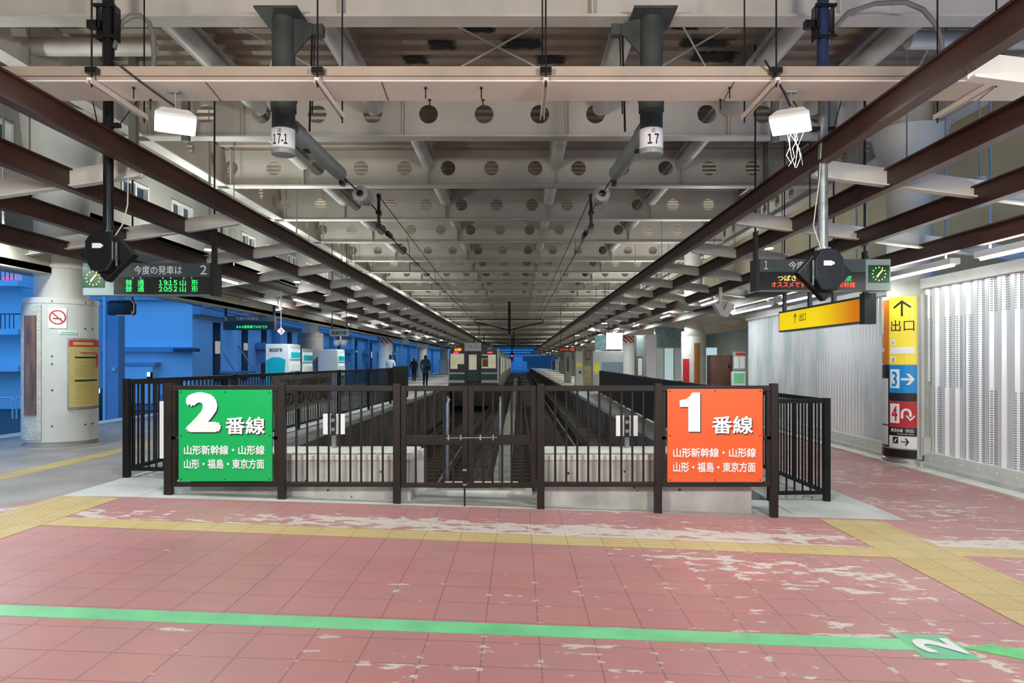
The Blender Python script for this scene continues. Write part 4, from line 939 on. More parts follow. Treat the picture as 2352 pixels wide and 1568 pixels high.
cyl_sign(nb, 'paper', CL, 0.542, 313, 369, za, zb2, M['paper'], 0.006)
cyl_sign(nb, 'red_heading', CL, 0.548, 313, 369, zb2-0.10, zb2, M['red'], 0.004)
cyl_shape(nb, 'heading_panel', [[(-0.20,zb2-0.075),(0.14,zb2-0.075),(0.14,zb2-0.03),(-0.20,zb2-0.03)]], M['paper'], CL, 0.553, 339)
cyl_shape(nb, 'black_bar', [[(-0.18,zb2-0.28),(0.22,zb2-0.28),(0.22,zb2-0.255),(-0.18,zb2-0.255)],[(-0.18,zb2-0.64),(0.22,zb2-0.64),(0.22,zb2-0.615),(-0.18,zb2-0.615)]], M['ink'], CL, 0.549, 340)
rows = []
for k in range(18):
    z = zb2-0.33-0.037*k-(0.06 if k > 6 else 0)
    if z > za+0.03: rows.append([(-0.17,z),(0.20,z),(0.20,z+0.006),(-0.17,z+0.006)])
cyl_shape(nb, 'timetable_rows', rows, M['tactline'], CL, 0.549, 340)
cyl_shape(nb, 'red_rows', [[(-0.10,zb2-0.205),(0.18,zb2-0.205),(0.18,zb2-0.19),(-0.10,zb2-0.19)],[(0.19,zb2-0.42),(0.24,zb2-0.42),(0.24,zb2-0.2),(0.19,zb2-0.2)]], M['red'], CL, 0.549, 340)
# right column and its stack of signs
CR = (6.66, 12.0); zb = fz(6.3)
t = thing('station_column', 'round pale column rising through the lattice by the white wall', 'column', (CR[0], CR[1], zb))
m = MB(); m.cyl((*CR, zb), (*CR, 6.24), 0.35, 40); m.lathe((*CR,4.2),(*CR,5.4),[(0,0.36),(0.4,0.40),(0.8,0.55),(1,0.60)],40); m.build('shaft', M['shaft'], t, smooth=True)
m = MB(); m.lathe((*CR,zb),(*CR,2.6),[(0,0.44),(0.015,0.44),(0.02,0.40),(1,0.40),(1,0.35)],44); m.build('jacket', M['jacket'], t, smooth=True)
m = MB(); m.lathe((*CR,zb+0.02),(*CR,zb+0.13),[(0,0.425),(0.8,0.42),(1,0.40)],44); m.build('base_ring', M['steel'], t, smooth=True)
m = MB(); m.arc(CR,0.39,0.43,math.radians(270),math.radians(330),zb+0.12,QZ(876,11.7),14); m.build('rough_strip', M['rough'], t, smooth=True)
m = MB(); m.cyl((CR[0]-0.03,CR[1]-0.44,zb+0.2),(CR[0]-0.03,CR[1]-0.44,2.6),0.035,12); m.box(CR[0]-0.05,CR[0]+0.09,CR[1]-0.5,CR[1]-0.40,zb+0.22,zb+0.5); m.box(CR[0]-0.12,CR[0]+0.2,CR[1]-0.53,CR[1]-0.36,zb-0.02,zb+0.10); m.build('conduit', M['jacket'], t)
def zz(py): return QZ(py, 11.62)
R0 = 0.405; mid = 225.5
sg = thing('exit_sign', 'yellow exit panel with black arrow at the top of the right column', 'sign panel', (CR[0]-0.15, CR[1]-0.38, zz(837)), 'guide panels on the right column')
f = cyl_sign(sg, 'panel', CR, R0, 195, 256, zz(837), zz(680), M['yellow'], 0.012)
u = 0.418
cyl_shape(f, 'arrow', [[(-0.010,zz(725)),(0.010,zz(725)),(0.010,zz(692)),(-0.010,zz(692))],[(0,zz(688)),(0,zz(694)),(0.085,zz(707)),(0.098,zz(704))],[(0,zz(688)),(0,zz(694)),(-0.085,zz(707)),(-0.098,zz(704))]], M['ink'], CR, u, mid)
cyl_text(f, 'lettering', '出口', M['ink'], CR, u, mid, zz(760), 0.25, 0.19, 0.0)
cyl_shape(f, 'white_strip', [[(-0.13,zz(812)),(0.13,zz(812)),(0.13,zz(797)),(-0.13,zz(797))],[(-0.12,zz(831)),(-0.07,zz(831)),(-0.07,zz(818)),(-0.12,zz(818))],[(-0.12,zz(793)),(-0.075,zz(793)),(-0.075,zz(780)),(-0.12,zz(780))]], M['ltr'], CR, u, mid)
cyl_shape(f, 'pictogram', [[(-0.105,zz(830)),(-0.085,zz(830)),(-0.085,zz(821)),(-0.105,zz(821))],[(-0.105,zz(790)),(-0.09,zz(790)),(-0.09,zz(783)),(-0.105,zz(783))]], M['ink'], CR, u, mid)
sg = thing('orange_sign', 'narrow orange panel wrapped on the left side of the right column', 'sign panel', (CR[0]-0.38, CR[1]-0.1, zz(837)), 'guide panels on the right column')
f = cyl_sign(sg, 'panel', CR, R0, 150, 193.5, zz(835), zz(685), M['orange2'], 0.012); cyl_shape(f, 'white_letters', [[(-0.03,zz(765)),(0.0,zz(765)),(0.0,zz(705)),(-0.03,zz(705))],[(-0.03,zz(808)),(0.02,zz(808)),(0.02,zz(797)),(-0.03,zz(797))]], M['pale'], CR, u, 172)
sg = thing('black_sign', 'black and white panel below the orange panel of the right column', 'sign panel', (CR[0]-0.38, CR[1]-0.1, zz(1030)), 'guide panels on the right column')
f = cyl_sign(sg, 'panel', CR, R0, 150, 193.5, zz(1030), zz(838), M['ink'], 0.010)
cyl_shape(f, 'white_field', [[(-0.12,zz(978)),(0.10,zz(978)),(0.10,zz(870)),(-0.12,zz(870))],[(-0.12,zz(1026)),(0.10,zz(1026)),(0.10,zz(981)),(-0.12,zz(981))]], M['pale'], CR, u, 172)
sg = thing('track_three_sign', 'blue panel with number 3 and right arrow on the right column', 'sign panel', (CR[0]-0.15, CR[1]-0.38, zz(902)), 'guide panels on the right column')
f = cyl_sign(sg, 'panel', CR, R0, 195, 256, zz(902), zz(839), M['blue'], 0.012)
b = cyl_shape(f, 'number_plate', [[(-0.135,zz(892)),(-0.025,zz(892)),(-0.025,zz(848)),(-0.135,zz(848))]], M['ltr'], CR, u, mid)
cyl_text(b, 'number', '3', M['blue'], CR, 0.423, mid-16, zz(888), 0.062, 0.25, 0.015)
cyl_shape(f, 'arrow', [[(-0.01,zz(873.5)),(0.11,zz(873.5)),(0.11,zz(868.5)),(-0.01,zz(868.5))],[(0.13,zz(871)),(0.095,zz(871)),(0.045,zz(858)),(0.075,zz(858))],[(0.13,zz(871)),(0.095,zz(871)),(0.045,zz(884)),(0.075,zz(884))]], M['ltr'], CR, u, mid)
sg = thing('dark_sign', 'plain black strip between the blue and red panels on the right column', 'sign panel', (CR[0]-0.15, CR[1]-0.38, zz(922)), 'guide panels on the right column')
cyl_sign(sg, 'panel', CR, R0, 195, 256, zz(922), zz(903), M['ink'], 0.010)
sg = thing('track_four_sign', 'red panel with number 4 and turning arrow on the right column', 'sign panel', (CR[0]-0.15, CR[1]-0.38, zz(982)), 'guide panels on the right column')
f = cyl_sign(sg, 'panel', CR, R0, 195, 256, zz(982), zz(923), M['red'], 0.012)
b = cyl_shape(f, 'number_plate', [[(-0.135,zz(973)),(-0.025,zz(973)),(-0.025,zz(928)),(-0.135,zz(928))]], M['ltr'], CR, u, mid)
cyl_text(b, 'number', '4', M['red'], CR, 0.423, mid-16, zz(968), 0.07, 0.25, 0.015)
ar = []
for k in range(10):
    a0, a1 = math.pi*(1-k/10), math.pi*(1-(k+1)/10); cz = zz(950); cu = 0.045
    ar.append([(cu+0.030*math.cos(a0),cz+0.05*math.sin(a0)),(cu+0.030*math.cos(a1),cz+0.05*math.sin(a1)),(cu+0.055*math.cos(a1),cz+0.085*math.sin(a1)),(cu+0.055*math.cos(a0),cz+0.085*math.sin(a0))])
ar += [[(-0.01,zz(962)),(0.015,zz(962)),(0.015,zz(950)),(-0.01,zz(950))],[(0.075,zz(957)),(0.10,zz(957)),(0.10,zz(950)),(0.075,zz(950))],[(0.045,zz(953)),(0.088,zz(962)),(0.13,zz(953)),(0.13,zz(957)),(0.088,zz(967)),(0.045,zz(957))]]
cyl_shape(f, 'turn_arrow', ar, M['ltr'], CR, u, mid)
sg = thing('line_name_sign', 'black panel with white line name under the number 4 panel', 'sign panel', (CR[0]-0.15, CR[1]-0.38, zz(1002)), 'guide panels on the right column')
f = cyl_sign(sg, 'panel', CR, R0, 195, 256, zz(1002), zz(983), M['ink'], 0.010)
cyl_text(f, 'lettering', '奥羽本線（秋田）', M['ltr'], CR, u, mid, zz(994), 0.25, 0.062, 0.006); cyl_text(f, 'small_lettering', 'Ou Line (for Akita)', M['ltr'], CR, u, mid+7, zz(1000), 0.17, 0.028)
sg = thing('escalator_sign', 'white panel with black pictogram and arrow low on the right column', 'sign panel', (CR[0]-0.15, CR[1]-0.38, zz(1031)), 'guide panels on the right column')
f = cyl_sign(sg, 'panel', CR, R0, 195, 256, zz(1031), zz(1003), M['ltr'], 0.010)
pc = cyl_shape(f, 'pictogram', [[(-0.10,zz(1020)),(-0.04,zz(1020)),(-0.04,zz(1005)),(-0.10,zz(1005))]], M['ink'], CR, u, mid); cyl_shape(pc, 'pictogram_stair', [[(-0.09,zz(1017)),(-0.075,zz(1017)),(-0.05,zz(1009)),(-0.065,zz(1009))]], M['ltr'], CR, u+0.005, mid)
cyl_shape(f, 'arrow', [[(-0.01,zz(1016.5)),(0.06,zz(1016.5)),(0.06,zz(1014.5)),(-0.01,zz(1014.5))],[(0.075,zz(1015.5)),(0.055,zz(1015.5)),(0.03,zz(1007)),(0.045,zz(1007))],[(0.075,zz(1015.5)),(0.055,zz(1015.5)),(0.03,zz(1024)),(0.045,zz(1024))]], M['ink'], CR, u, mid)
sg = thing('kick_sign', 'dark brown band round the foot of the right column', 'sign panel', (CR[0]-0.2, CR[1]-0.36, zb+0.13), 'guide panels on the right column')
cyl_sign(sg, 'panel', CR, R0, 150, 256, zb+0.14, zz(1034), M['brown'], 0.012)

# further columns, both platforms
def far_column(name_lb, x, y, r, zb, jh, grp, mt='jacket', stripe=False, jr=1.32):
    t = thing('station_column', name_lb, 'column', (x, y, zb), grp)
    m = MB(); m.cyl((x,y,zb),(x,y,6.2),r,24); m.build('shaft', M['shaft'], t, smooth=True)
    m = MB(); m.lathe((x,y,zb),(x,y,zb+jh),[(0,r*jr),(0.93,r*jr),(0.935,r*jr*0.98),(0.94,r*jr),(1,r*jr),(1,r)],28); m.build('jacket', M[mt], t, smooth=True)
    if stripe:
        m = MB(); m.lathe((x,y,zb+jh),(x,y,zb+jh+0.55),[(0,r),(0,r*1.5),(1,r*1.5),(1,r)],24); m.build('warning_band', M['stripes'], t, smooth=True)
    return t
far_column('second grey column of the left platform, behind the drink machines', -7.95, 27.0, 0.32, 0.163, 2.42, 'left platform columns', 'concmid', jr=1.5)
far_column('white column with red striped band on the left platform', -8.1, 43.0, 0.32, 0.163, 2.45, 'left platform columns', 'white', True)
far_column('column carrying the red edged number 17 plate on the left platform', -8.0, 59.0, 0.40, 0.163, 1.5, 'left platform columns', 'conc')
far_column('farthest visible column of the left platform beside the train front', -7.9, 75.0, 0.40, 0.163, 1.5, 'left platform columns', 'white')
c2 = far_column('second right column with orange board and red poster on its jacket', 6.72, 27.0, 0.35, fz(6.7), 2.9, 'right platform columns')
m = MB(); m.arc((6.72,27.0),0.465,0.48,math.radians(258),math.radians(285),0.3,2.2,6); m.build('orange_board', M['oboard'], c2)
m = MB(); m.arc((6.72,27.0),0.465,0.48,math.radians(200),math.radians(235),0.0,1.6,6); m.build('red_poster', M['red'], c2)
far_column('third right column with red striped band and yellow notice', 6.75, 43.0, 0.35, fz(6.7), 2.87, 'right platform columns', 'white', True)
far_column('fourth right column standing on the bright platform', 6.75, 58.5, 0.35, fz(6.7), 1.9, 'right platform columns', 'white')
far_column('fifth right column beyond the red lettered sign', 6.75, 74, 0.35, fz(6.7), 1.9, 'right platform columns')
far_column('sixth right column far along the platform', 6.75, 89.5, 0.35, fz(6.7), 1.9, 'right platform columns', 'white')
far_column('seventh right column, last one made out before the blue opening', 6.75, 105, 0.35, fz(6.7), 1.9, 'right platform columns', 'white')

# ================================================================== FLOOR MARKINGS
def strip(name, pts, mt, lift=0.004, th=0.008):
    m = MB(); m.prism([(x, y, fz(x)+lift) for x, y in pts], (0,0,-th)); return m.build(name, mt, origin=(0,0,0))
tag(strip('tactile_strip', [(-3.93,5.81),(3.085,5.81),(3.085,6.11),(-3.93,6.11)], M['tactbar']), 'long yellow tactile strip with bars running across in front of the gate', 'tactile paving', 'tactile strips')
tag(strip('tactile_strip', [(3.085,1.0),(3.74,1.0),(3.74,7.24),(3.085,7.24)], M['tactdot']), 'double wide yellow tactile strip with dots running away at right', 'tactile paving', 'tactile strips')
tag(strip('tactile_strip', [(3.74,5.95),(6.33,5.95),(6.33,6.25),(3.74,6.25)], M['tactbar']), 'short pale tactile strip running from the right double strip to the white wall', 'tactile paving', 'tactile strips')
tag(strip('tactile_strip', [(-4.54,1.0),(-3.93,1.0),(-3.93,6.95),(-4.54,7.0)], M['tactdot'], 0.007), 'double wide yellow tactile strip with dots running away at left', 'tactile paving', 'tactile strips')
tag(strip('platform_line', [(-6.12,3.0),(-5.82,3.0),(-5.6,184),(-5.9,184)], M['tactline'], 0.003), 'yellow line running along the grey left platform', 'floor marking')
tag(strip('platform_line', [(-9.4,3.0),(-9.0,3.0),(-9.0,184),(-9.4,184)], M['conccap'], 0.003), 'pale edge line on the far side of the left platform', 'floor marking')
tag(strip('platform_line', [(3.9,34),(4.2,34),(4.2,184),(3.9,184)], M['tactline'], 0.003), 'yellow line along the bright right platform', 'floor marking')
tag(strip('green_line', [(-4.3,3.862),(2.18,3.862),(2.18,4.02),(-4.3,4.02)], M['stripe'], 0.003, 0.005), 'green guide line painted right across the red floor', 'floor marking')
t = thing('track_number_mark', 'green square floor mark with a sideways white number 2', 'floor marking', (2.32, 3.93, fz(2.3)))
b = strip('square', [(2.18,3.775),(2.465,3.775),(2.465,4.085),(2.18,4.085)], mat('green floor square', (0.13,0.47,0.26), 0.4, var=0.06), 0.005, 0.006); b.parent = t; b.location = -Vector(t.location)
o = strip('square_edge', [(2.17,3.765),(2.475,3.765),(2.475,4.095),(2.17,4.095)], M['stripe'], 0.004, 0.005); o.parent = t; o.location = -Vector(t.location)
lettering('number', '2', M['pale'], t, (2.45, 3.82, fz(2.45)+0.007), (0,1,0), (-1,0,SL), 0.22, 0.245, bold=0.035, thick=0.002)
tag(strip('floor_arrow', [(2.47,3.93),(2.70,4.0),(2.70,3.965),(2.9,3.93),(3.05,3.86),(2.80,3.79),(2.72,3.76),(2.70,3.80)], M['stripe2'], 0.004, 0.006), 'worn green arrow on the floor right of the number 2 mark', 'floor marking')

# ================================================================== BROWN BARRIER, GATE, PLATFORM SIGNS
YF = 7.26
ZT, ZBR = 1.253, 0.262
def post(m, px, w=0.075, top=1.275):
    x = QX(px, YF); m.box(x-w/2, x+w/2, YF-w/2, YF+w/2, fz(x)-0.01, top); return x
def fence(lb, posts, panels, loc_px):
    x = QX(loc_px, YF); t = thing('barrier_fence', lb, 'fence', (x, YF, fz(x)))
    for p in posts:
        m = MB(); post(m, p); m.build('post', M['brown'], t, bevel=0.006)
    for a, b, bars in panels:
        xa, xb = QX(a, YF), QX(b, YF)
        m = MB(); m.box(xa, xb, YF-0.03, YF+0.03, 1.195, ZT); m.build('top_rail', M['brown'], t, bevel=0.006)
        m = MB(); m.box(xa, xb, YF-0.03, YF+0.03, 0.215, ZBR); m.build('bottom_rail', M['brown'], t, bevel=0.006)
        for k in range(bars):
            xx = xa+(xb-xa)*(k+1)/(bars+1); m = MB(); m.cyl((xx,YF,ZBR-0.01),(xx,YF,1.20),0.0115,10); m.build('baluster', M['brown'], t)
    return t
fl = fence('dark brown metal barrier left of the gate, carrying the green sign', (388, 648, 912), ((396,640,0),(656,904,9)), 640)
fr2 = fence('dark brown metal barrier right of the gate, carrying the orange sign', (1242, 1511, 1777), ((1250,1503,9),(1519,1769,0)), 1510)
for px0, px1, nm in ((396, 640, fl), (1519, 1769, fr2)):
    m = MB(); xa, xb = QX(px0, YF), QX(px1, YF)
    m.box(xa, xa+0.04, YF-0.02, YF+0.02, ZBR, 1.2); m.box(xb-0.04, xb, YF-0.02, YF+0.02, ZBR, 1.2); m.box(xa, xb, YF-0.02, YF+0.02, 0.70, 0.73); m.build('sign_frame', M['brown'], nm)
def leaf(lb, a, b, bars, strike):
    xa, xb = QX(a, YF), QX(b, YF); t = thing('gate_leaf', lb, 'gate', (xa, YF, 0.22), 'gate leaves')
    w = 0.055
    for x in (xa+w/2, xb-w/2):
        m = MB(); m.box(x-w/2, x+w/2, YF-0.025, YF+0.025, 0.205, ZT); m.build('stile', M['brown'], t, bevel=0.005)
    for nm, z0, z1 in (('top_rail',1.195,ZT-0.002),('lock_rail',0.645,0.745),('bottom_rail',0.207,0.252)):
        m = MB(); m.box(xa+w, xb-w, YF-0.022, YF+0.022, z0, z1); m.build(nm, M['brown'], t, bevel=0.004)
    for k in range(bars):
        xx = xa+w+(xb-xa-2*w)*(k+1)/(bars+1)
        for z0, z1 in ((0.25,0.65),(0.74,1.2)):
            m = MB(); m.cyl((xx,YF,z0),(xx,YF,z1),0.0115,10); m.build('baluster', M['brown'], t)
    for z in (0.35, 1.08):
        x = xa-0.012 if strike == 'r' else xb+0.012
        m = MB(); m.cyl((x,YF-0.01,z),(x,YF-0.01,z+0.1),0.014,10); m.build('hinge', M['brown'], t)
    return t
gl = leaf('left leaf of the brown gate, with sliding bolt and drop bolt', 921, 1075, 5, 'r')
gr = leaf('right leaf of the brown gate, next to the right barrier', 1076, 1231, 5, 'l')
xb = QX(1070, YF)
m = MB(); m.cyl((QX(1026,YF),YF-0.035,0.715),(QX(1142,YF),YF-0.035,0.722),0.007,8); m.build('sliding_bolt', M['galv'], gl)
m = MB()
for px in (1031, 1059, 1104, 1133): m.box(QX(px,YF)-0.008,QX(px,YF)+0.008,YF-0.046,YF-0.022,0.695,0.75)
m.build('bolt_keeper', M['galv'], gl)
m = MB(); xx = QX(1069,YF)-0.005; m.cyl((xx,YF-0.035,fz(xx)-0.0),(xx,YF-0.035,0.42),0.009,8); m.tube([(xx,YF-0.035,0.42),(xx+0.01,YF-0.045,0.45),(xx+0.05,YF-0.05,0.455)],0.008,8); m.build('drop_bolt', M['brown'], gl)
m = MB(); m.box(xx-0.02,xx+0.02,YF-0.05,YF-0.022,0.38,0.40); m.box(xx-0.02,xx+0.02,YF-0.05,YF-0.022,0.23,0.25); m.build('bolt_guide', M['galv'], gl)

def platform_sign(lb, nm_mat, x0, x1, y0, y1, num, nb, kx, l1, l2):
    d = YF-0.035
    t = thing('platform_sign', lb, 'platform sign', (QX((x0+x1)/2, d), d, QZ(y1, d)))
    m = MB(); m.box(QX(x0,d),QX(x1,d),d,d+0.022,QZ(y1,d),QZ(y0,d)); p = m.build('panel', nm_mat, t, bevel=0.003)
    dd = d-0.0005
    if num == '1':
        one = [(0.42,0),(1,0),(1,1),(0.62,1),(0.50,0.90),(0.30,0.83),(0,0.80),(0,0.63),(0.42,0.63)]
        a, b, c, e = nb
        for nm_, mt_, off, th in (('drop_shade', M['ink'], 2.3, 0.002), ('number', M['ltr'], 0, 0.005)):
            m = MB(); m.prism([Q(a+off+(b-a)*u, e+off-(e-c)*v, dd) for u, v in one], (0,-th,0)); m.build(nm_, mt_, p)
    for nm, body, (a, b, c, e), bold in (('number', num, nb, 0.07), ('kanji', '番線', kx, 0.022), ('line_names', '山形新幹線・山形線', l1, 0.018), ('destinations', '山形・福島・東京方面', l2, 0.018)):
        if num == '1' and nm == 'number': continue
        ltr_px('drop_shade', body, M['ink'], p, a+2.2, b+2.2, c+2.4, e+2.4, dd, bold=bold, thick=0.002) if nm in ('number', 'kanji') else None
        ltr_px(nm, body, M['ltr'], p, a, b, c, e, dd, bold=bold, thick=0.005)
    for px in (x0+6, (x0+x1)/2, x1-6):
        for py in (y0+5, (y0+y1)/2, y1-5):
            if px == (x0+x1)/2 and py == (y0+y1)/2: continue
            m = MB(); m.cyl((QX(px,d),d-0.004,QZ(py,d)),(QX(px,d),d,QZ(py,d)),0.007,8); m.build('screw', M['ink'], p)
    return t
platform_sign('green platform sign with big white 2 and Japanese line names', M['green'], 410, 625, 895, 1105, '2', (426,507,900,992), (518,609,957,997), (423,608,1022,1044), (423,607,1054,1076))
platform_sign('orange platform sign with big white 1 and Japanese line names', M['orange'], 1533, 1752, 893, 1107, '1', (1561,1608,901,991), (1635,1729,955,996), (1546,1736,1028,1050), (1546,1735,1061,1084))

# black platform fences
def side_fence(lb, path, ret, n_parts, spacing, ypost, ht, base, sheet=None, span=None):
    x, y = path[0]; t = thing('platform_fence', lb, 'fence', (x, y, base(x)))
    def along(s):
        for (xa, ya), (xb_, yb) in zip(path, path[1:]):
            L = math.hypot(xb_-xa, yb-ya)
            if s <= L: return (xa+(xb_-xa)*s/L, ya+(yb-ya)*s/L)
            s -= L
        return path[-1]
    tot = sum(math.hypot(b[0]-a[0], b[1]-a[1]) for a, b in zip(path, path[1:]))
    for nm, z0, z1 in (('top_rail', ht-0.05, ht), ('bottom_rail', 0.08, 0.12)):
        m = MB()
        for a, b in zip(path, path[1:]): m.bar((a[0],a[1],base(a[0])+(z0+z1)/2), (b[0],b[1],base(b[0])+(z0+z1)/2), 0.05, z1-z0)
        if ret: m.bar((path[0][0],path[0][1],base(path[0][0])+(z0+z1)/2),(ret[0],ret[1],base(path[0][0])+(z0+z1)/2),0.05,z1-z0)
        m.build(nm, M['black'], t)
    s = 0
    while s <= tot+0.01:
        px, py = along(s); m = MB(); m.box(px-0.035,px+0.035,py-0.035,py+0.035,base(px)-0.02,base(px)+ht+0.01); m.build('post', M['black'], t, bevel=0.005); s += ypost
    if ret:
        m = MB(); m.box(ret[0]-0.03,ret[0]+0.03,ret[1]-0.03,ret[1]+0.03,base(ret[0])-0.02,base(path[0][0])+ht); m.build('post', M['black'], t)
        L = math.hypot(ret[0]-x, ret[1]-y); nb = int(L/0.088)
        for k in range(1, nb):
            px, py = x+(ret[0]-x)*k/nb, y+(ret[1]-y)*k/nb; m = MB(); m.cyl((px,py,base(x)+0.1),(px,py,base(x)+ht-0.03),0.012,8); m.build('baluster', M['black'], t)
            n_parts -= 1
    rest = MB(); k = 0; s = spacing
    while s < (span or tot):
        px, py = along(s)
        if k < n_parts:
            m = MB(); m.cyl((px,py,base(px)+0.1),(px,py,base(px)+ht-0.03),0.012,8); m.build('baluster', M['black'], t)
        else: rest.cyl((px,py,base(px)+0.1),(px,py,base(px)+ht-0.03),0.012,6)
        k += 1; s += spacing
    if rest.v: tag(rest.build('balusters_far', M['black'], t), kind='stuff')
    if sheet:
        s0, s1 = sheet; m = MB(); s = s0
        while s < s1-0.01:
            a, b = along(s), along(min(s+1.5, s1)); sd = 0.05 if a[0] < 0 else -0.05
            m.bar((a[0]+sd,a[1],base(a[0])+0.62),(b[0]+sd,b[1],base(b[0])+0.62),0.012,1.12); s += 1.5
        m.build('black_sheet', M['black'], t)
    return t
side_fence('long black railing along the left platform edge behind the green sign', [(-4.52,8.15),(-4.02,25.5)], (-3.9,8.1), 90, 0.115, 2.9, 1.13, lambda x: 0.163, (14.6,17.3))
side_fence('black railing with black sheeting along the right platform edge behind the orange sign', [(3.63,8.3),(3.55,16.8),(4.25,36.5)], (2.95,8.25), 60, 0.10, 2.4, 1.20, fz, (3.4,28.2), 3.6)
m = MB(); x0 = -4.36
m.bar((-4.38,12.6,0.80),(-4.30,15.9,0.86),0.008,0.62); bn = thing('cloth_banner', 'grey cloth banner with faded hand lettering tied to the left black railing', 'banner', (-4.34,14.2,0.5))
m2 = MB(); pts = []
NX, NZ = 22, 6; vs = []; fs = []
for i in range(NX+1):
    for j in range(NZ+1):
        u, w = i/NX, j/NZ; sag = 0.10*math.sin(math.pi*u)*(1-w)+0.05*(1-w)*math.sin(7*u)
        vs.append((-4.34+0.09*u+0.02*math.sin(9*u+3*w), 12.4+3.7*u, 1.24-0.66*(1-w)*(1-0.10*u)-sag*0.3))
for i in range(NX):
    for j in range(NZ): a = i*(NZ+1)+j; fs.append((a, a+NZ+1, a+NZ+2, a+1))
n = len(vs); m2.add(vs+[(v[0]-0.006,v[1],v[2]) for v in vs], fs+[tuple(i+n for i in reversed(f)) for f in fs]); m2.build('cloth', M['banner'], bn, smooth=True)
lettering('lettering', 'コナ.プロ(はるの)', M['ink'], bn, (-4.27,12.9,1.0), (0.02,1,0), (0,0,1), 2.9, 0.18, bold=0.02)
lettering('lettering', 'ののののの', M['trous'], bn, (-4.27,12.9,0.68), (0.02,1,0), (0,0,1), 2.9, 0.24, bold=0.0)
nt = thing('white_notice', 'narrow white notice edge hung on the left railing beside the green sign', 'notice', (-3.98,8.0,0.5))
m = MB(); x = QX(373,8.02); m.box(x-0.022,x+0.022,8.0,8.085,QZ(1052,8.02),QZ(921,8.02)); m.build('plate', M['ltr'], nt)

# ================================================================== CONCRETE BUFFERS, MARKERS, TRACK
for lb, x0, x1 in (('low concrete buffer block with pale top behind the left barrier', -3.45, -1.13), ('low concrete buffer block with pale top behind the right barrier', 0.26, 2.46)):
    t = thing('concrete_block', lb, 'concrete block', ((x0+x1)/2, 7.75, fz((x0+x1)/2)), 'concrete buffer blocks')
    m = MB(); m.box(x0, x1, 7.42, 8.16, -0.12 if x0 > 0 else 0.03, 0.46); m.build('body', M['conc'], t, bevel=0.012)
    m = MB(); m.box(x0-0.01, x1+0.01, 7.41, 8.17, 0.46, 0.52); m.build('cap', M['conccap'], t, bevel=0.01)
    random.seed(int(x0*10))
    for k in range(9):
        m = MB(); xx = random.uniform(x0+0.1, x1-0.1); z = random.uniform(0.05, 0.38); m.cyl((xx,7.414,z),(xx,7.421,z),random.uniform(0.006,0.016),8); m.build('anchor_hole', M['ink'], t)
for lb, px, py in (('white track end marker with black centre on the left concrete block', 767, 973), ('white track end marker with black centre on the right concrete block', 1440, 977)):
    d = 8.0; x = QX(px, d); zt_, zb_ = QZ(py-23, d), QZ(py+24, d)
    t = thing('end_marker', lb, 'marker', (x, d, 0.52), 'track end markers')
    w = 25*d/F
    m = MB(); m.box(x-w, x-w*0.40, d, d+0.012, zb_, zt_); m.box(x+w*0.40, x+w, d, d+0.012, zb_, zt_); m.box(x-w*0.34,x-w*0.26,d,d+0.012,zb_,zt_); m.box(x+w*0.22,x+w*0.34,d,d+0.012,zb_,zt_); m.build('panel', M['ltr'], t)
    m = MB(); m.box(x-w*0.25, x+w*0.2, d-0.03, d+0.03, zb_-0.01, zt_-0.01); m.build('lamp_box', M['blk'], t, bevel=0.004)
    m = MB(); m.cyl((x-0.003,d-0.036,zt_-0.07),(x-0.003,d-0.03,zt_-0.07),0.022,14); m.cyl((x-0.003,d-0.036,zb_+0.06),(x-0.003,d-0.03,zb_+0.06),0.022,14); m.build('lens', M['galv'], t)
    m = MB(); m.box(x-w, x+w, d+0.012, d+0.03, (zt_+zb_)/2-0.015, (zt_+zb_)/2+0.015); m.build('crossbar', M['galv'], t)
    m = MB(); m.cyl((x,d,0.52),(x,d,zb_+0.02),0.028,10); m.build('stand', M['galv'], t)
# low kerb plate between the blocks
m = MB(); m.box(-1.0, 0.16, 8.0, 8.2, fz(0)-0.06, 0.03); m.box(-0.85, 0.0, 8.02, 8.16, 0.10, 0.115); tag(m.build('kerb', M['conccap']), 'pale concrete kerb with a flat bar seen under the gate leaves', 'kerb')
m = MB(); m.box(-1.16, -1.06, 7.95, 8.15, -0.05, 0.50); tag(m.build('kerb_post', M['conccap']), 'pale concrete stub at the end of the left block beside the gate', 'post')
# rails, sleepers, walkway slabs
for xc, lbs in ((-2.5, ('train track rail nearest the left platform', 'train track rail on the inner side')), (1.1, ('empty track rail on the inner side', 'empty track rail nearest the right platform'))):
    for s, lb in ((-1, lbs[0]), (1, lbs[1])):
        x = xc+s*0.7175; m = MB(); m.box(x-0.035,x+0.035,8.4,236,-1.235,-1.19); m.box(x-0.009,x+0.009,8.4,236,-1.34,-1.235); m.box(x-0.065,x+0.065,8.4,236,-1.36,-1.34)
        tag(m.build('rail', M['railtop'], origin=(x,8.4,-1.36)), 'worn steel '+lb, 'rail', 'rails')
    m = MB(); sl = None
    m.box(xc-1.25, xc+1.25, 8.55, 8.77, -1.47, -1.36); sl = m.build('sleeper', M['sleeper']); tag(sl, 'dark sleeper in the ballast under the '+('train track' if xc < 0 else 'empty track'), 'sleeper', 'sleepers')
    for k in range(1, 60):
        c = sl.copy(); COL.objects.link(c); c.location.y = 8.66+k*0.62
m = MB(); m.box(-0.62, -0.16, 8.4, 120, -1.43, -1.32); tag(m.build('walkway_slab', M['conc']), 'long concrete walkway slab between the two tracks', 'slab')
m = MB(); m.box(2.2, 2.95, 8.4, 180, -1.43, -1.05); tag(m.build('trough_slab', M['concdk']), 'dark cable trough along the foot of the right platform wall', 'slab')
random.seed(11); m = MB()
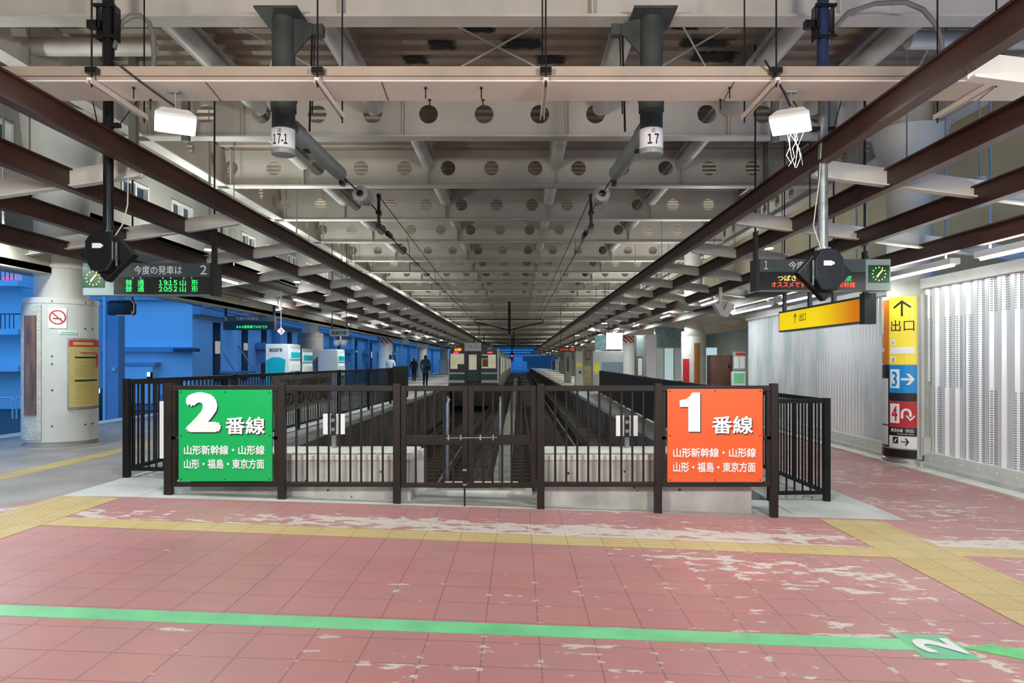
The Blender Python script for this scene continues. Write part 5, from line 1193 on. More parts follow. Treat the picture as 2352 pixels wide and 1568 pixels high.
for k in range(5200):
    y = 8.4+random.random()**2*22; x = random.uniform(-3.75, 2.9); s = random.uniform(0.02, 0.045); z = -1.42+random.uniform(0, 0.04)
    a = random.random()*6.28; c, q = math.cos(a)*s, math.sin(a)*s
    m.add([(x+c,y+q,z),(x-q,y+c,z),(x-c,y-q,z),(x+q,y-c,z),(x+random.uniform(-.01,.01),y,z+s*1.2)], [(0,1,4),(1,2,4),(2,3,4),(3,0,4)])
tag(m.build('ballast', M['ballast'], origin=(0,0,0)), 'dark crushed stone ballast between the rails', 'ballast', kind='stuff')
for lb, px in (('left one of two pale round topped posts in the track behind the gate', 1028), ('right one of two pale round topped posts in the track behind the gate', 1150)):
    d = 10.0; x = QX(px, d); m = MB(); m.tube([(x,d,-1.42),(x,d,0.90),(x+(0.02 if px < 1100 else 0.01),d,0.96),(x+0.0,d+0.05,0.985)],0.026,12); tag(m.build('track_post', M['galv'], smooth=True), lb, 'post', 'track posts')

# ================================================================== TRAIN
TX, TY, TW = -2.48, 39.4, 1.42
zf, ztop = -0.05, 2.05
t = thing('commuter_train', 'green and steel commuter train standing at the left platform with lit cab', 'train', (TX, TY, -1.19))
def sect(y, g=1.0):
    pts = []
    for u, z in ((-1,-0.22),(-1.0,1.55),(-0.985,1.85),(-0.93,2.08),(-0.80,2.27),(-0.5,2.43),(0,2.50),(0.5,2.43),(0.80,2.27),(0.93,2.08),(0.985,1.85),(1.0,1.55),(1,-0.22)):
        pts.append((TX+u*TW*g, y, z))
    return pts
m = MB()
for a, b in ((TY+0.12, TY+20), (TY+20.5, TY+40), (TY+40.5, TY+60)):
    s0, s1 = sect(a), sect(b); n = len(s0)
    m.add(s0+s1, [tuple(range(n)), tuple(reversed(range(n,2*n)))]+[(i,i+n,(i+1)%n+n,(i+1)%n) for i in range(n)])
for k in range(5): m.box(TX+TW, TX+TW+0.012, TY+0.3, TY+59, 0.05+k*0.12, 0.09+k*0.12)
m.build('body_shell', M['trainsil'], t)
m = MB(); s0, s1 = sect(TY), sect(TY+0.125, 1.004); n = len(s0); m.add(s0+s1, [tuple(range(n)), tuple(reversed(range(n,2*n)))]+[(i,i+n,(i+1)%n+n,(i+1)%n) for i in range(n)]); front = m.build('cab_front', M['traindk'], t)
d = TY
def fp(name, x0, x1, y0, y1, mt, th=0.03, par=None, bev=0):
    m = MB(); m.box(QX(x0,d),QX(x1,d),d-th,d-0.001,QZ(y1,d),QZ(y0,d)); return m.build(name, mt, par or front, bevel=bev)
fp('green_band', 1032, 1067, 859, 872, M['traingrn']); fp('green_band', 1106, 1142, 859, 872, M['traingrn'])
fp('grey_band', 1032, 1067, 855, 858.5, M['trainsil']); fp('grey_band', 1106, 1142, 855, 858.5, M['trainsil']); fp('skirt_band', 1032, 1067, 872.5, 879, M['trainsil']); fp('skirt_band', 1106, 1142, 872.5, 879, M['trainsil'])
fp('windscreen', 1034.5, 1066, 812, 847, M['litwin'], bev=0.02); fp('windscreen', 1106.5, 1139, 814, 845.5, M['litwin'], bev=0.02)
dr = fp('end_door', 1073, 1102.5, 808, 878, M['traindk'], 0.06, bev=0.02); fp('door_green', 1075, 1101, 850, 876, M['traingrn'], 0.07, dr); fp('door_window', 1077.5, 1095, 814, 849, M['litwin'], 0.07, dr, 0.02); fp('door_trim', 1076.5, 1078, 815, 849, M['ltr'], 0.08, dr)
fp('lamp_panel', 1067, 1105.5, 787, 806, M['trainsil'], 0.05)
fp('side_trim', 1030.2, 1032, 800, 881, M['trainsil'], 0.04); fp('side_trim', 1142, 1146, 800, 881, M['trainsil'], 0.04)
hp = fp('cab_desk', 1051, 1066, 836, 847, M['traindk'], 0.034); fp('cab_panel', 1108, 1121, 824, 842, M['oboard'], 0.036)
fp('cab_shadow', 1106.5, 1121, 816, 823, M['traindk'], 0.036)
for px in (1080, 1092):
    m = MB(); m.lathe((QX(px,d),d-0.05,QZ(795.5,d)),(QX(px,d),d-0.08,QZ(795.5,d)),[(0,0.09),(1,0.075)],16); m.build('headlamp', M['galv'], front)
ltr_px('destination', '山形', lum('amber led', (1.0, 0.35, 0.06), 1.6), front, 1044, 1060, 799, 806, d-0.01, bold=0.04, thick=0.02)
ltr_px('railway_logo', 'JR', M['pale'], front, 1119, 1131, 797.5, 804.5, d-0.01, bold=0.01, thick=0.02)
fp('tail_lamp', 1042, 1053, 808, 810.5, M['redlamp'], 0.05); fp('tail_lamp', 1120, 1131, 808, 810.5, M['redlamp'], 0.05)
for k in range(26):
    y = TY+1.2+k*2.25
    if k % 9 == 8: continue
    m = MB(); m.box(TX+TW-0.01, TX+TW+0.02, y, y+1.5, 0.75, 1.75); m.build('side_window', M['litwin'] if k % 3 else M['darkwin'], t)
m = MB(); m.box(TX-1.1, TX+1.1, TY+0.3, TY+59, -1.0, -0.22); m.box(TX-1.2,TX+1.2,TY+0.05,TY+0.2,-0.75,-0.2); m.build('underframe', M['blk'], t)
m = MB(); m.cyl((TX,TY-0.35,-0.45),(TX,TY+0.1,-0.45),0.10,10); m.box(TX-0.15,TX+0.15,TY-0.5,TY-0.3,-0.6,-0.3); m.build('coupler', M['blk'], t)
m = MB()
for y in (TY+2.2, TY+4.3, TY+14.5, TY+16.6):
    for x in (-0.7175, 0.7175): m.cyl((TX+x-0.05,y,-0.76),(TX+x+0.05,y,-0.76),0.43,22)
m.build('wheel', M['railtop'], t)
m = MB(); y = TY+5
m.bar((TX-0.5,y,2.55),(TX+0.5,y,2.55),0.06,0.05); m.bar((TX+0.3,y,2.55),(TX+0.3,y+0.9,3.2),0.05,0.05); m.bar((TX-0.3,y,2.55),(TX-0.3,y+0.9,3.2),0.05,0.05); m.bar((TX,y+0.9,3.2),(TX,y,3.75),0.05,0.05); m.bar((TX-0.8,y,3.77),(TX+0.8,y,3.77),0.06,0.04); m.box(TX-0.6,TX+0.6,y+3,y+8,2.45,2.75); m.build('pantograph', M['blk'], t)
m = MB(); m.cyl((TX-1.3,TY+0.6,2.2),(TX-1.3,TY+0.6,3.0),0.03,8); m.build('roof_aerial', M['galv'], t)

# ================================================================== PEOPLE
def person(lb, x, y, zb, h, joints, edges, mats_by_z, extra=None):
    t = thing('person', lb, 'person', (x, y, zb), None)
    me = bpy.data.meshes.new('body'); names = list(joints)
    me.from_pydata([Vector(joints[k][:3])*h for k in names], [(names.index(a), names.index(b)) for a, b in edges], [])
    ob = bpy.data.objects.new('body', me); COL.objects.link(ob)
    sk = ob.modifiers.new('skin', 'SKIN'); sk.use_smooth_shade = True
    for i, k in enumerate(names):
        r = joints[k][3]*h; me.skin_vertices[0].data[i].radius = (r, r*(joints[k][4] if len(joints[k]) > 4 else 1)); me.skin_vertices[0].data[i].use_root = (k == 'pelvis')
    ss = ob.modifiers.new('sub', 'SUBSURF'); ss.levels = 2; ss.render_levels = 2
    dg = bpy.context.evaluated_depsgraph_get(); dg.update()
    fin = bpy.data.meshes.new_from_object(ob.evaluated_get(dg)); ob.modifiers.clear(); ob.data = fin
    fin.materials.clear()
    for mm in mats_by_z['m']: fin.materials.append(mm)
    for p in fin.polygons: p.material_index = mats_by_z['f'](p.center/h); p.use_smooth = True
    ob.parent = t
    return t
J = dict(pelvis=(0,0,0.53,0.085,0.75), waist=(0,0,0.62,0.085,0.75), chest=(0,0.0,0.74,0.105,0.65), neck=(0,0.005,0.845,0.035), head0=(0,0.012,0.885,0.050,1.1), head1=(0,0.016,0.94,0.058,1.15), head2=(0,0.012,0.985,0.035,1.1),
         shl=(-0.105,0,0.80,0.045), ell=(-0.145,0.01,0.65,0.034), wrl=(-0.135,0.05,0.52,0.025), hal=(-0.13,0.07,0.465,0.022), shr=(0.105,0,0.80,0.045), elr=(0.145,-0.02,0.65,0.034), wrr=(0.14,0.02,0.52,0.025), har=(0.14,0.03,0.465,0.022),
         hil=(-0.05,0,0.49,0.065), knl=(-0.052,0.06,0.28,0.044), anl=(-0.05,0.02,0.06,0.028), tol=(-0.055,0.10,0.022,0.022), hir=(0.05,0,0.49,0.065), knr=(0.052,0.0,0.28,0.044), anr=(0.05,-0.09,0.07,0.028), tor=(0.055,-0.03,0.022,0.022))
E = [('pelvis','waist'),('waist','chest'),('chest','neck'),('neck','head0'),('head0','head1'),('head1','head2'),('chest','shl'),('shl','ell'),('ell','wrl'),('wrl','hal'),('chest','shr'),('shr','elr'),('elr','wrr'),('wrr','har'),
     ('pelvis','hil'),('hil','knl'),('knl','anl'),('anl','tol'),('pelvis','hir'),('hir','knr'),('knr','anr'),('anr','tor')]
def dress(top, bot, split=0.50):
    def f(c):
        if c.z > 0.86: return 3 if (c.z > 0.955 or c.y < 0.0) else 2
        if c.z < 0.515 and abs(c.x) > 0.105: return 2
        return 0 if c.z > split else 1
    return {'m': [top, bot, M['skin'], M['hair']], 'f': f}
person_spots = (('person in a dark blue coat with a bag walking away beside the train', QX(977,38), 38.0, 1.72, 'coat', 0.42),
                ('person in black standing beside the number 17 column', QX(951,47), 47.0, 1.62, 'coatk', 0.40),
                ('person in a pale jacket and dark cap near the red striped column', QX(897,40.5), 40.5, 1.70, 'coatw', 0.50))
for lb, x, y, h, ck, sp in person_spots:
    p = person(lb, x, y, 0.163, h, J, E, dress(M[ck], M['trous'], sp))
    m = MB(); s = h
    if ck == 'coat':
        m.box(x+0.03*s, x+0.15*s, y-0.14*s, y-0.05*s, 0.163+0.50*s, 0.163+0.66*s); m.build('shoulder_bag', M['coatk'], p, bevel=0.02)
    elif ck == 'coatw':
        m.lathe((x,y+0.015,0.163+0.955*s),(x,y+0.015,0.163+1.01*s),[(0,0.062*s),(0.5,0.06*s),(1,0.03*s)],14); m.box(x-0.045*s,x+0.045*s,y+0.02*s,y+0.12*s,0.163+0.955*s,0.163+0.962*s); m.build('cap', M['hair'], p)
    m = MB()
    for sgn, jn in ((-1,'hal'),(1,'har')):
        jx, jy, jz = [J[jn][i]*s for i in range(3)]
        for k in range(4): m.cyl((x+jx,y+jy-0.012*s+0.008*s*k,0.163+jz),(x+jx-0.003*sgn,y+jy-0.010*s+0.009*s*k,0.163+jz-(0.045+0.006*(k in (1,2)))*s),0.005*s,6,0.004*s)
        m.cyl((x+jx,y+jy+0.01,0.163+jz+0.01),(x+jx,y+jy+0.035*s,0.163+jz-0.03*s),0.0055*s,6)
    m.build('fingers', M['skin'], p)

# ================================================================== DRINK MACHINES AND LEFT PLATFORM SIGNS
def machine(lb, x0, x1, y0, y1, h, front_mat, side_mat):
    zb = 0.163; t = thing('vending_machine', lb, 'vending machine', ((x0+x1)/2, (y0+y1)/2, zb), 'vending machines')
    m = MB(); m.box(x0, x1, y0, y1, zb, zb+h); m.build('cabinet', side_mat, t, bevel=0.01)
    m = MB(); m.box(x1, x1+0.02, y0+0.03, y1-0.03, zb+0.08, zb+h-0.03); fr_ = m.build('front_door', front_mat, t)
    for k in range(3):
        z = zb+h-0.45-k*0.36; m = MB(); m.box(x1+0.02, x1+0.03, y0+0.08, y1-0.08, z, z+0.30); w = m.build('display_window', M['shelf'], fr_)
        m = MB()
        for j in range(8): yy = y0+0.14+j*(y1-y0-0.28)/7; m.cyl((x1+0.032,yy,z+0.03),(x1+0.032,yy,z+0.21),0.028,8)
        m.build('drinks', M['teal'] if k != 1 else M['pale'], fr_)
    m = MB(); m.box(x1+0.02, x1+0.035, y0+0.1, y1-0.1, zb+0.16, zb+0.32); m.build('delivery_flap', M['blk'], fr_)
    return t
M['shelf'] = mat('lit display', (0.55, 0.75, 0.85), 0.2, var=0.3, scale=9, emit=(0.6, 0.85, 1.0), es=0.5)
mw = mat('white machine paint', (0.74, 0.76, 0.78), 0.35, var=0.03)
v = machine('white drink machine with teal panel and word on its side', -7.52, -6.83, 21.0, 22.1, 1.86, mw, mw)
m = MB(); m.prism([(-7.49,20.99,0.30),(-6.99,20.99,0.30),(-6.97,20.99,0.8),(-6.92,20.99,1.56),(-7.1,20.99,1.63),(-7.3,20.99,1.63),(-7.49,20.99,1.54)],(0,-0.008,0)); m.build('teal_panel', M['teal'], v)
lettering('lettering', 'acure', M['hdr'], v, (-7.40,20.99,1.80),(1,0,0),(0,0,1),0.38,0.10,bold=0.02)
machine('second drink machine with white front behind the teal one', -7.52, -6.83, 22.25, 23.4, 1.78, M['pale'], M['blk'])
machine('third drink machine with white end and red edged front, beyond the second column', -7.35, -6.65, 25.9, 27.0, 1.78, M['pale'], mw)
def board_sign(lb, x0, x1, y0, y1, d, mt, txt=None, tm='ink', zhang=3.2, th=0.06, name='hanging_sign', tb=(0.1,0.2), grp=None):
    t = thing(name, lb, 'sign', (QX((x0+x1)/2,d), d, QZ(y1,d)), grp)
    m = MB(); m.box(QX(x0,d),QX(x1,d),d,d+th,QZ(y1,d),QZ(y0,d)); p = m.build('panel', mt, t)
    if zhang:
        for f in (0.12, 0.88):
            m = MB(); xx = QX(x0+(x1-x0)*f, d); m.box(xx-0.02, xx+0.02, d+0.01, d+0.05, QZ(y0,d), zhang); m.cyl((xx,d+0.03,zhang-0.05),(xx,d+0.03,4.06 if xx < -7.6 else 6.31),0.012,6); m.build('hanger', M['blk'], t)
    if txt: ltr_px('lettering', txt, M[tm], p, x0+(x1-x0)*tb[0], x1-(x1-x0)*tb[0], y0+(y1-y0)*tb[1], y1-(y1-y0)*tb[1], d-0.001, bold=0.02)
    return t
w_ = board_sign('grey hanging sign with four dark characters on the left platform', 757, 801, 756, 772, 24, M['case'], '無線切替', zhang=3.0)
m = MB()
for px in (774, 790): m.lathe((QX(px,24),23.9,QZ(787,24)),(QX(px,24),24.2,QZ(787,24)),[(0,0.05),(0.2,0.11),(1,0.09)],12)
m.box(QX(780,24),QX(784,24),24.0,24.06,QZ(787,24),QZ(772,24)); m.build('speaker', M['pale'], w_)
t = thing('diamond_sign', 'small white diamond with red number 3 hanging on the left platform', 'sign', (QX(645,17),17,QZ(770,17)))
d = 17.0; cx, cz = QX(645,d), QZ(760,d); r = 8.5*d/F
m = MB(); m.prism([(cx-r,d,cz),(cx,d,cz-r),(cx+r,d,cz),(cx,d,cz+r)],(0,0.05,0)); p = m.build('panel', lum('lit diamond', (1.0,0.75,0.66), 0.8), t); ltr_px('number','3',M['red'],p,641.5,648.5,755,765,d-0.001)
m = MB(); m.box(cx-0.01,cx+0.01,d+0.01,d+0.03,cz+r,3.2); m.build('hanger', M['pale'], t)
s17 = board_sign('white plate with red edge and number 17 on a left platform column', 958, 982, 783, 798, 56, M['ltr'], '１７', 'red', zhang=3.1, tb=(0.28,0.25))
m = MB(); dd=56; m.box(QX(957,dd),QX(983,dd),dd-0.01,dd+0.04,QZ(783,dd),QZ(779,dd)); m.build('red_edge', M['red'], s17)
board_sign('dark box sign over the left platform beyond the striped column', 917, 938, 776, 790, 44, M['case'], zhang=3.0)
board_sign('small black sign beside the train roof on the left platform', 1012, 1030, 785, 796, 60, M['blk'], zhang=3.1)

# ================================================================== RIGHT PLATFORM FITTINGS
rs = board_sign('far red lettered departure board over the right platform', 1283, 1323, 797, 807, 50, M['blk'], '１９:４２ つばさ', 'ledr', zhang=3.3, tb=(0.08,0.2))
board_sign('teal and white hanging panel over the right platform', 1366, 1393, 770, 804, 38, mat('pale teal panel', (0.28,0.55,0.56), 0.4, var=0.25, scale=5), zhang=3.2)
board_sign('bright white lightbox panel beside the teal one on the right platform', 1393, 1430, 764, 802, 37, lum('white lightbox', (0.95,1.0,0.96), 1.6), zhang=3.2)
def cabinet(name, lb, cat, x0, x1, y0, y1, d, mt, dp=0.4, front=None):
    z1 = QZ(y0,d); z0 = fz(QX((x0+x1)/2,d))
    if name == 'poster_board': z0 = QZ(y1,d)
    zs = QZ(y1,d)
    t = thing(name, lb, cat, (QX((x0+x1)/2,d), d, z0))
    if name == 'poster_board':
        m = MB(); m.box(QX(x0+1,d),QX(x0+3,d),d+0.01,d+0.04,fz(6.5),z0); m.box(QX(x1-3,d),QX(x1-1,d),d+0.01,d+0.04,fz(6.5),z0); m.build('legs', M['steel'], t)
    m = MB(); m.box(QX(x0,d),QX(x1,d),d,d+dp,z0,z1); m.build('body', mt, t, bevel=0.01)
    if front:
        for nm, a, b, c, e, mm in front:
            m = MB(); m.box(QX(x0+(x1-x0)*a,d),QX(x0+(x1-x0)*b,d),d-0.012,d-0.001,QZ(y1-(y1-y0)*c,d),QZ(y1-(y1-y0)*e,d)); m.build(nm, mm, t)
    return t
fzr = lambda d: fz(6)*1.0
cb = cabinet('timber_cabinet', 'tall dark brown timber cabinet in the recess past the white wall', 'cabinet', 1633, 1683, 815, 965, 21.5, M['wood'], 0.5, [('door',0.04,0.49,0.03,0.97,M['wood']),('door',0.51,0.96,0.03,0.97,M['wood']),('handle',0.80,0.86,0.80,0.85,M['pale'])])
cabinet('poster_board', 'pale notice board of pinned papers with red heading beside the brown cabinet', 'notice board', 1684, 1713, 808, 850, 20.9, M['case'], 0.05, [('paper',0.08,0.45,0.1,0.75,M['pale']),('paper',0.52,0.92,0.1,0.75,M['pale']),('red_heading',0.2,0.95,0.82,0.96,M['red'])])
cabinet('green_poster_stand', 'white stand with green poster below the notice board', 'stand', 1681, 1713, 853, 970, 20.7, M['pale'], 0.1, [('green_poster',0.15,0.9,0.78,0.97,M['stripe'])])
cabinet('photo_booth', 'pale blue lit booth behind the second right column', 'booth', 1622, 1647, 798, 930, 30, lum('pale blue panel', (0.55,0.8,0.9), 0.6), 0.6)
cabinet('white_pillar', 'broad white pillar beside the glass office doors', 'pillar', 1484, 1508, 768, 905, 31, M['white'], 0.7)
cabinet('grey_wall_panel', 'grey panel pillar left of the broad white pillar', 'pillar', 1462, 1483, 770, 905, 32.5, M['case'], 0.6)
of = cabinet('office_front', 'glazed office front with grey fascia and faint lettering above its doors', 'office front', 1505, 1572, 750, 905, 32, M['case'], 0.3,
   [('glass_door',0.05,0.28,0.02,0.68,M['pale']),('glass_door',0.32,0.62,0.02,0.68,lum('glazing', (0.55,0.72,0.74), 0.45)),('glass_door',0.66,0.96,0.02,0.68,M['pale']),('fascia',0.0,1.0,0.70,0.98,mat('grey teal fascia',(0.22,0.30,0.31),0.4,var=0.15,scale=4))])
cabinet('standing_signboard', 'slim dark standing signboard before the grey panel pillar', 'signboard', 1464, 1476, 818, 905, 29, M['hdr'], 0.1, [('poster',0.1,0.9,0.5,0.95,M['pale'])])
cabinet('white_locker', 'white locker with yellow label farthest left on the right platform', 'locker', 1322, 1338, 807, 863, 47, mw, 0.7, [('label',0.15,0.9,0.38,0.55,M['yellow']),('slot',0.5,0.8,0.1,0.2,M['blk'])])
cabinet('grey_locker', 'grey locker left of the white locker with yellow label', 'locker', 1297, 1312, 808, 858, 55, M['case'], 0.6, [('panel',0.3,0.7,0.1,0.8,M['hdr'])])
cabinet('kiosk', 'low kiosk with striped blue goods and yellow label on the right platform', 'kiosk', 1362, 1432, 806, 895, 39.5, M['pale'], 1.0, [('shutter',0.28,0.98,0.3,0.72,M['facade2']),('yellow_label',0.03,0.2,0.45,0.68,M['yellow']),('counter',0.0,0.18,0.0,0.4,M['cream'])])
cabinet('olive_bench_back', 'low olive slatted screen between the white locker and the kiosk', 'screen', 1339, 1360, 840, 860, 50, mat('olive slats', (0.22,0.20,0.11), 0.6, var=0.2), 0.1)
random.seed(5)
for k, y in enumerate((64, 70, 79, 84, 95, 101, 110, 118, 128, 140, 155)):
    x = 7.4; h = 1.5+0.3*(k % 3 == 0); m = MB(); m.box(x, x+1.2, y, y+1.4, fz(7), fz(7)+h+0.4); o = m.build('wall_cabinet', (M['white'], M['pale'], M['case'], M['oboard'])[k % 4])
    tag(o, 'pale cabinet in the far row along the right platform wall', 'cabinet', 'far cabinets of the right platform')
t = thing('wall_speaker', 'white angled speaker bracket near the second right column top', 'bracket', (QX(1660,17),17,2.6))
d = 17; m = MB(); m.prism([Q(1640,698,d),Q(1655,722,d),Q(1672,728,d),Q(1688,700,d),Q(1672,694,d),Q(1664,712,d),Q(1652,696,d)],(0,0.25,0)); m.build('bracket', M['white'], t)
m = MB(); m.box(QX(1655,d),QX(1662,d),d+0.1,d+0.15,QZ(700,d),3.3); m.build('hanger', M['white'], t)

# ================================================================== PLATFORM LAMPS
def tube_fixture(lb, x, y, z, L, grp, power, up=1.9):
    t = thing('tube_lamp', lb, 'tube lamp', (x, y, z), grp)
    m = MB(); m.box(x-0.07,x+0.07,y,y+L,z+0.03,z+0.11); m.build('housing', M['white'], t)
    m = MB(); m.cyl((x,y+0.03,z+0.015),(x,y+L-0.03,z+0.015),0.018,8); m.build('tube', M['fluo'], t)
    for ya in (y+0.2, y+L-0.22):
        m = MB(); m.box(x-0.01,x+0.01,ya,ya+0.02,z+0.1,6.31); m.build('hanger', M['steel'], t)
    lamp('tube_light', 'AREA', (x, y+L/2, z-0.01), (x, y+L/2+0.001, 0), power*1.1, COOL, 0.12, L)
    if up: lamp('tube_light', 'AREA', (x, y+L/2, z+0.13), (x, y+L/2+0.001, 9), power*up, COOL, 0.14, L)
    return t
for k in range(5):
    y = 2.6+k*3.5
    tube_fixture(('nearest','second','third','fourth','farthest')[k]+' tube lamp along the top of the white wall', 5.95, y, 2.80, 3.0, 'wall top lamps', 15, 2.0)
for k, y in enumerate((4.5, 8.2, 14.0, 19.5, 25.5, 32, 39, 47, 56, 66, 78, 92, 110, 132, 158)):
    w = ('nearest','second','third','fourth','fifth','sixth','seventh','eighth','ninth','tenth','eleventh','twelfth','thirteenth','fourteenth','last')[k]
    tube_fixture(w+' lit tube lamp hung in the left platform lattice', -7.0 if y < 12 else -6.2, y, 3.2, 1.6, 'left platform tube lamps', 60+y*0.2, 0.5 if y < 13 else 1.9)
    if y > 18: tube_fixture(w+' lit tube lamp hung in the right platform lattice', 5.48, y, 3.16, 1.6, 'right platform tube lamps', (30 if y < 20 else 50)+y*0.6, 1.9)
def downlight(lb, px, py, d, grp, r=0.09):
    c = Q(px, py, d); t = thing('round_lamp', lb, 'lamp', c, grp)
    m = MB(); m.lathe(c+Vector((0,0,0.0)), c+Vector((0,0,0.10)), [(0,r),(0.2,r*1.15),(1,r*0.7)], 16); m.build('housing', M['white'], t, smooth=True)
    m = MB(); m.cyl(c+Vector((0,0,-0.012)), c+Vector((0,0,0.004)), r*0.92, 16); m.build('lens', M['lampdisc'], t)
    m = MB(); m.cyl(c+Vector((0,0,0.1)), Vector((c.x,c.y,4.06 if c.x < -7.6 else 6.31)), 0.012, 6); m.build('stem', M['steel'], t)
for px, py, d, lb in ((68,425,9.5,'round lamp in the left lattice by the clerestory windows, nearest the camera'),(480,573,13.2,'round lamp in the left lattice above the end of the green lettered board'),(682,647,18.0,'round lamp in the left lattice above the distant green board'),(785,686,25.5,'round lamp in the left lattice above the four character sign'),
                      (640,711,19.5,'round lamp above the diamond sign'),(794,744,30,'round lamp above the third drink machine'),(857,713,31,'round lamp in the left lattice before the striped column'),(940,743,44,'round lamp far along the left lattice'),(972,755,50,'round lamp farthest along the left lattice')):
    downlight(lb, px, py, d, 'round lamps of the left lattice', 0.085 if d < 20 else 0.16)
for px, py, d, lb in ((2083,430,9.6,'round lamp in front of the right column'),(2250,425,8.6,'round lamp in the right lattice nearest the right edge'),(1766,570,13.6,'round lamp behind the hanger of the red lettered board'),(1520,682,22,'round lamp in the right lattice left of the second column'),(1459,709,27,'round lamp in the right lattice above the third column'),(1388,742,35.5,'round lamp above the teal panel'),(1360,753,42,'round lamp in the right lattice left of the teal panel'),(1326,770,52,'round lamp farthest along the right lattice')):
    downlight(lb, px, py, d, 'round lamps of the right lattice', 0.085 if d < 20 else 0.17)

# ================================================================== OUTSIDE ON THE LEFT, FAR END
t = thing('building', 'long blue lit building with dark window strips beyond the left platform', 'building', (-23, 42, -1.42), 'buildings')
m = MB(); m.box(-26.5, -19.4, 42, 200, -1.42, 11); m.build('wall', M['facade'], t)
def bp(name, x0, x1, y0, y1, mt, th=0.3, d=42.0):
    m = MB(); m.box(QX(x0,d),QX(x1,d),d-th,d+0.01,QZ(y1,d),QZ(y0,d)); return m.build(name, mt, t)
bp('ledge', 240, 445, 797, 808, M['facade2'], 0.5); bp('ledge_end', 408, 459, 800, 808, M['darkwin'], 0.55); bp('lower_wall', 255, 362, 838, 925, M['facade'], 0.6); bp('lower_coping', 250, 370, 832, 839, M['facade2'], 0.7)
bp('roof_band', 215, 440, 672, 690, M['facade2'], 0.4); bp('base_course', 215, 440, 905, 940, M['facade2'], 0.3); bp('dark_strip', 218, 236, 700, 925, M['facade2'], 0.1)
for k, px in enumerate((489, 555, 600, 628, 660, 695, 735, 775, 815, 850, 880, 905)):
    y = -19.4*F/(px-HX); m = MB(); m.box(-19.42, -19.3, y, y+0.9, 0.2, 4.0); w = m.build('window_strip', M['darkwin'], t)
    m = MB(); m.box(-19.3, -19.27, y+0.1, y+0.8, 2.0+0.3*(k%3), 2.8); m.build('lit_pane', M['litwin'], w)
for k in range(14):
    y = 47+k*8.5; m = MB(); m.box(-19.4, -19.0, y, y+0.8, -1.42, 10.8); m.build('pilaster', M['facade2'] if k % 2 else M['facade'], t)
m = MB(); m.box(-19.4, -18.9, 42, 198, 4.3, 4.9); m.build('cornice', M['facade2'], t)
m = MB(); m.box(-19.4, -18.2, 45.5, 49, 0.7, 0.85); m.cyl((-18.3,45.6,0.85),(-19.4,45.6,2.6),0.05,6); m.cyl((-18.3,48.9,0.85),(-19.4,48.9,2.6),0.05,6); m.build('door_canopy', M['facade2'], t)
m = MB(); m.box(-19.45,-19.3,46,48.4,-1.42,0.6); m.build('door', M['darkwin'], t)
for k in range(7):
    y = 52+k*9; m = MB(); m.box(-19.3,-18.7,y,y+1.0,2.4,2.9); m.box(-19.2,-18.9,y+0.3,y+0.7,1.4,2.4); m.build('wall_box', M['facade2'], t)
t = thing('apartment_block', 'blue lit apartment block with railed balconies at the left edge', 'building', (-36, 43, -1.42), 'buildings')
m = MB(); m.box(-48, -30.6, 43.5, 60, -1.42, 16); m.build('wall', M['facade'], t)
for z in (0.9, 3.1, 6.0, 8.9):
    m = MB(); m.box(-48, -29.8, 42, 43.5, z, z+0.35); b = m.build('balcony', M['facade'], t)
    if z > 2:
        m = MB(); m.box(-48,-29.8,42,42.06,z+1.2,z+1.26); m.box(-29.86,-29.8,42,43.5,z+1.2,z+1.26)
        for k in range(70): m.box(-48+k*0.26,-47.97+k*0.26,42,42.04,z+0.35,z+1.2)
        m.build('railing', M['darkwin'], b)
m = MB(); m.box(-33.6,-32.4,43.4,43.5,4.0,6.0); m.box(-33.6,-32.4,43.4,43.5,0.9,2.6); m.box(-47,-36,43.4,43.5,1.2,2.4); m.build('window', M['darkwin'], t)
for x, z in ((-31.6, 9.26), (-31.2, 6.36)):
    m = MB(); m.cyl((x,43.0,z),(x,43.0,z+0.25),0.16,8); m.build('red_light', M['redlamp'], t)
t = thing('steel_mast', 'broad dark blue steel mast between the left column and the railing', 'mast', (QX(254,30), 30, -1.42))
m = MB(); x = QX(254,30); m.box(x-0.33,x+0.33,30,30.5,-1.42,6.0); m.build('shaft', M['facade2'], t)
m = MB(); m.box(x+0.1,x+0.25,29.9,30,1.1,1.25); m.box(x-0.31,x-0.2,29.95,30,-1.2,5.9); m.build('fitting', M['pale'], t)
t = thing('small_signal', 'slim post with lit box in front of the blue building', 'signal', (QX(344,33),33,-1.42))
m = MB(); x = QX(344,33); m.cyl((x,33,-1.42),(x,33,0.6),0.035,8); m.build('post', M['pale'], t); m = MB(); m.box(x-0.09,x+0.09,32.9,33.1,0.6,1.0); m.build('head', M['blk'], t); m = MB(); m.box(x-0.07,x+0.07,32.88,32.9,0.8,1.0); m.build('light', lum('pale green light', (0.7,1.0,0.8), 1.5), t)
t = thing('lit_cabinet', 'trackside cabinet with a lit pale panel beside the dark mast', 'cabinet', (QX(225,34),34,-1.42))
m = MB(); x = QX(225,34); m.box(x-0.25,x+0.25,34,34.4,-1.42,0.2); m.build('body', M['darkwin'], t); m = MB(); m.box(x-0.10,x+0.10,33.98,34,-0.02,0.2); m.build('panel', lum('pale panel', (0.8,1.0,0.95), 1.2), t)
t = thing('guard_rail', 'low pale guard rail at the far left beyond the tracks', 'guard rail', (-26,36,-1.42))
for k in range(7):
    x = -32+k*1.6; m = MB(); m.tube([(x,36,-1.42),(x,36,-0.45),(x+0.1,36,-0.35),(x+1.3,36,-0.35),(x+1.4,36,-0.45),(x+1.4,36,-1.42)],0.04,8); m.build('hoop', M['pale'], t)
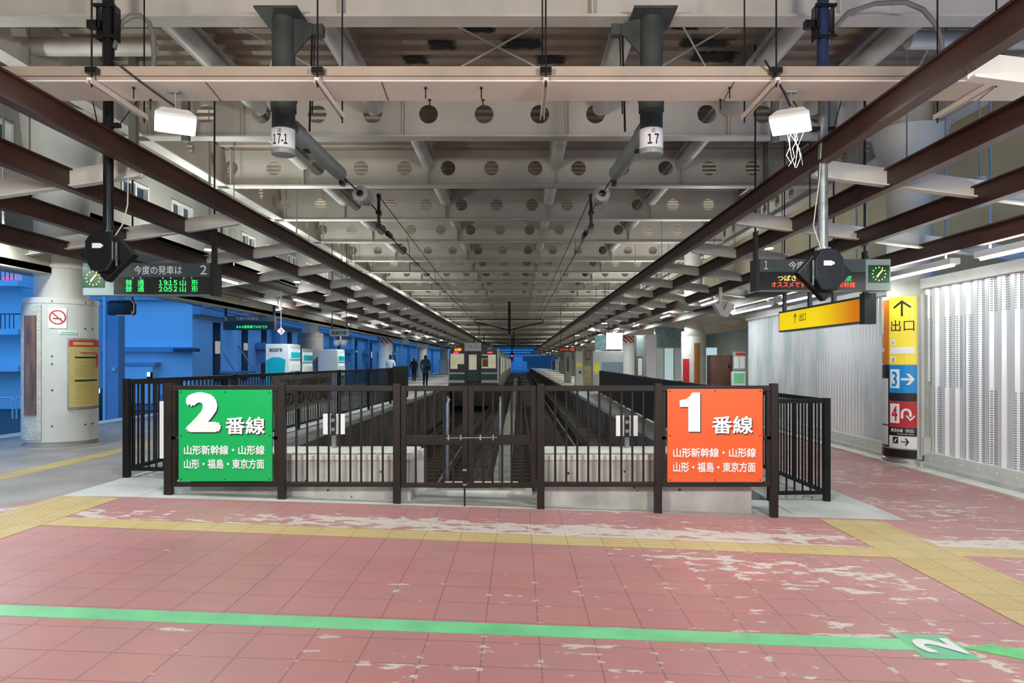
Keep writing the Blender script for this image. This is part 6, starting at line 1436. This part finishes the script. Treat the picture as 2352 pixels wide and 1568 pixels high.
m = MB(); m.box(-34,-9.6,20,21.4,-1.42,-1.30); tag(m.build('track_bed', M['ballast']), 'dark track bed beyond the left platform', 'track bed')
for x, lb in ((-12.0,'near'), (-13.44,'second'), (-15.6,'third'), (-17.04,'far')):
    m = MB(); m.box(x-0.035,x+0.035,6,300,-1.40,-1.22); tag(m.build('rail', M['railtop'], origin=(x,6,-1.4)), lb+' rail of the outer tracks beyond the left platform', 'rail', 'outer rails')
for k, (za, zb3) in enumerate(((5.2,4.4),(4.9,4.0),(4.6,3.6))):
    m = MB(); m.tube([(-18.6,26,za+0.5),(-18.2,55,za-0.3),(-17.6,90,zb3),(-17.2,150,zb3)],0.03,5); tag(m.build('outside_wire', M['cable']), ('highest','middle','lowest')[k]+' of three wires slanting across the blue building', 'wire', 'outside wires')
t = thing('far_signal', 'red signal lamp on a hanging post at the end of the empty track', 'signal', (QX(1176,110),110,1.5))
x = QX(1176,110); m = MB(); m.cyl((x,110,2.0),(x,110,6.31),0.08,8); m.build('post', M['blk'], t); m = MB(); m.box(x-0.25,x+0.25,109.9,110.1,1.9,2.9); m.build('head', M['blk'], t); m = MB(); m.cyl((x,109.88,2.35),(x,109.9,2.35),0.16,12); m.build('red_lens', M['redlamp'], t)
t = thing('distant_building', 'dark blue low building seen through the far opening over the tracks', 'building', (3,240,-1.4), 'buildings')
m = MB(); m.box(-4,3,240,250,-1.4,1.5); m.box(-1.5,1.6,239.5,240,-1.4,3.2); m.build('wall', M['facade2'], t)
for k, z in enumerate((3.2,4.0,4.7)):
    m = MB(); m.box(-9,9,205,205.3,z,z+0.22); tag(m.build('far_beam', M['facade']), ('lowest','middle','topmost')[k]+' pale gantry beam across the far opening', 'beam', 'far gantry beams')
m = MB(); random.seed(2); pts = [(-160,300,-2)]
for k in range(33): pts.append((-160+k*10, 300, 6+6*math.sin(k*0.5)+random.uniform(-1,1)))
pts.append((160,300,-2)); m.prism(pts,(0,40,0)); struct(m.build('hill', mat('dark hillside', (0.10,0.14,0.16), 0.95, var=0.3, scale=0.05), origin=(0,300,-2)))
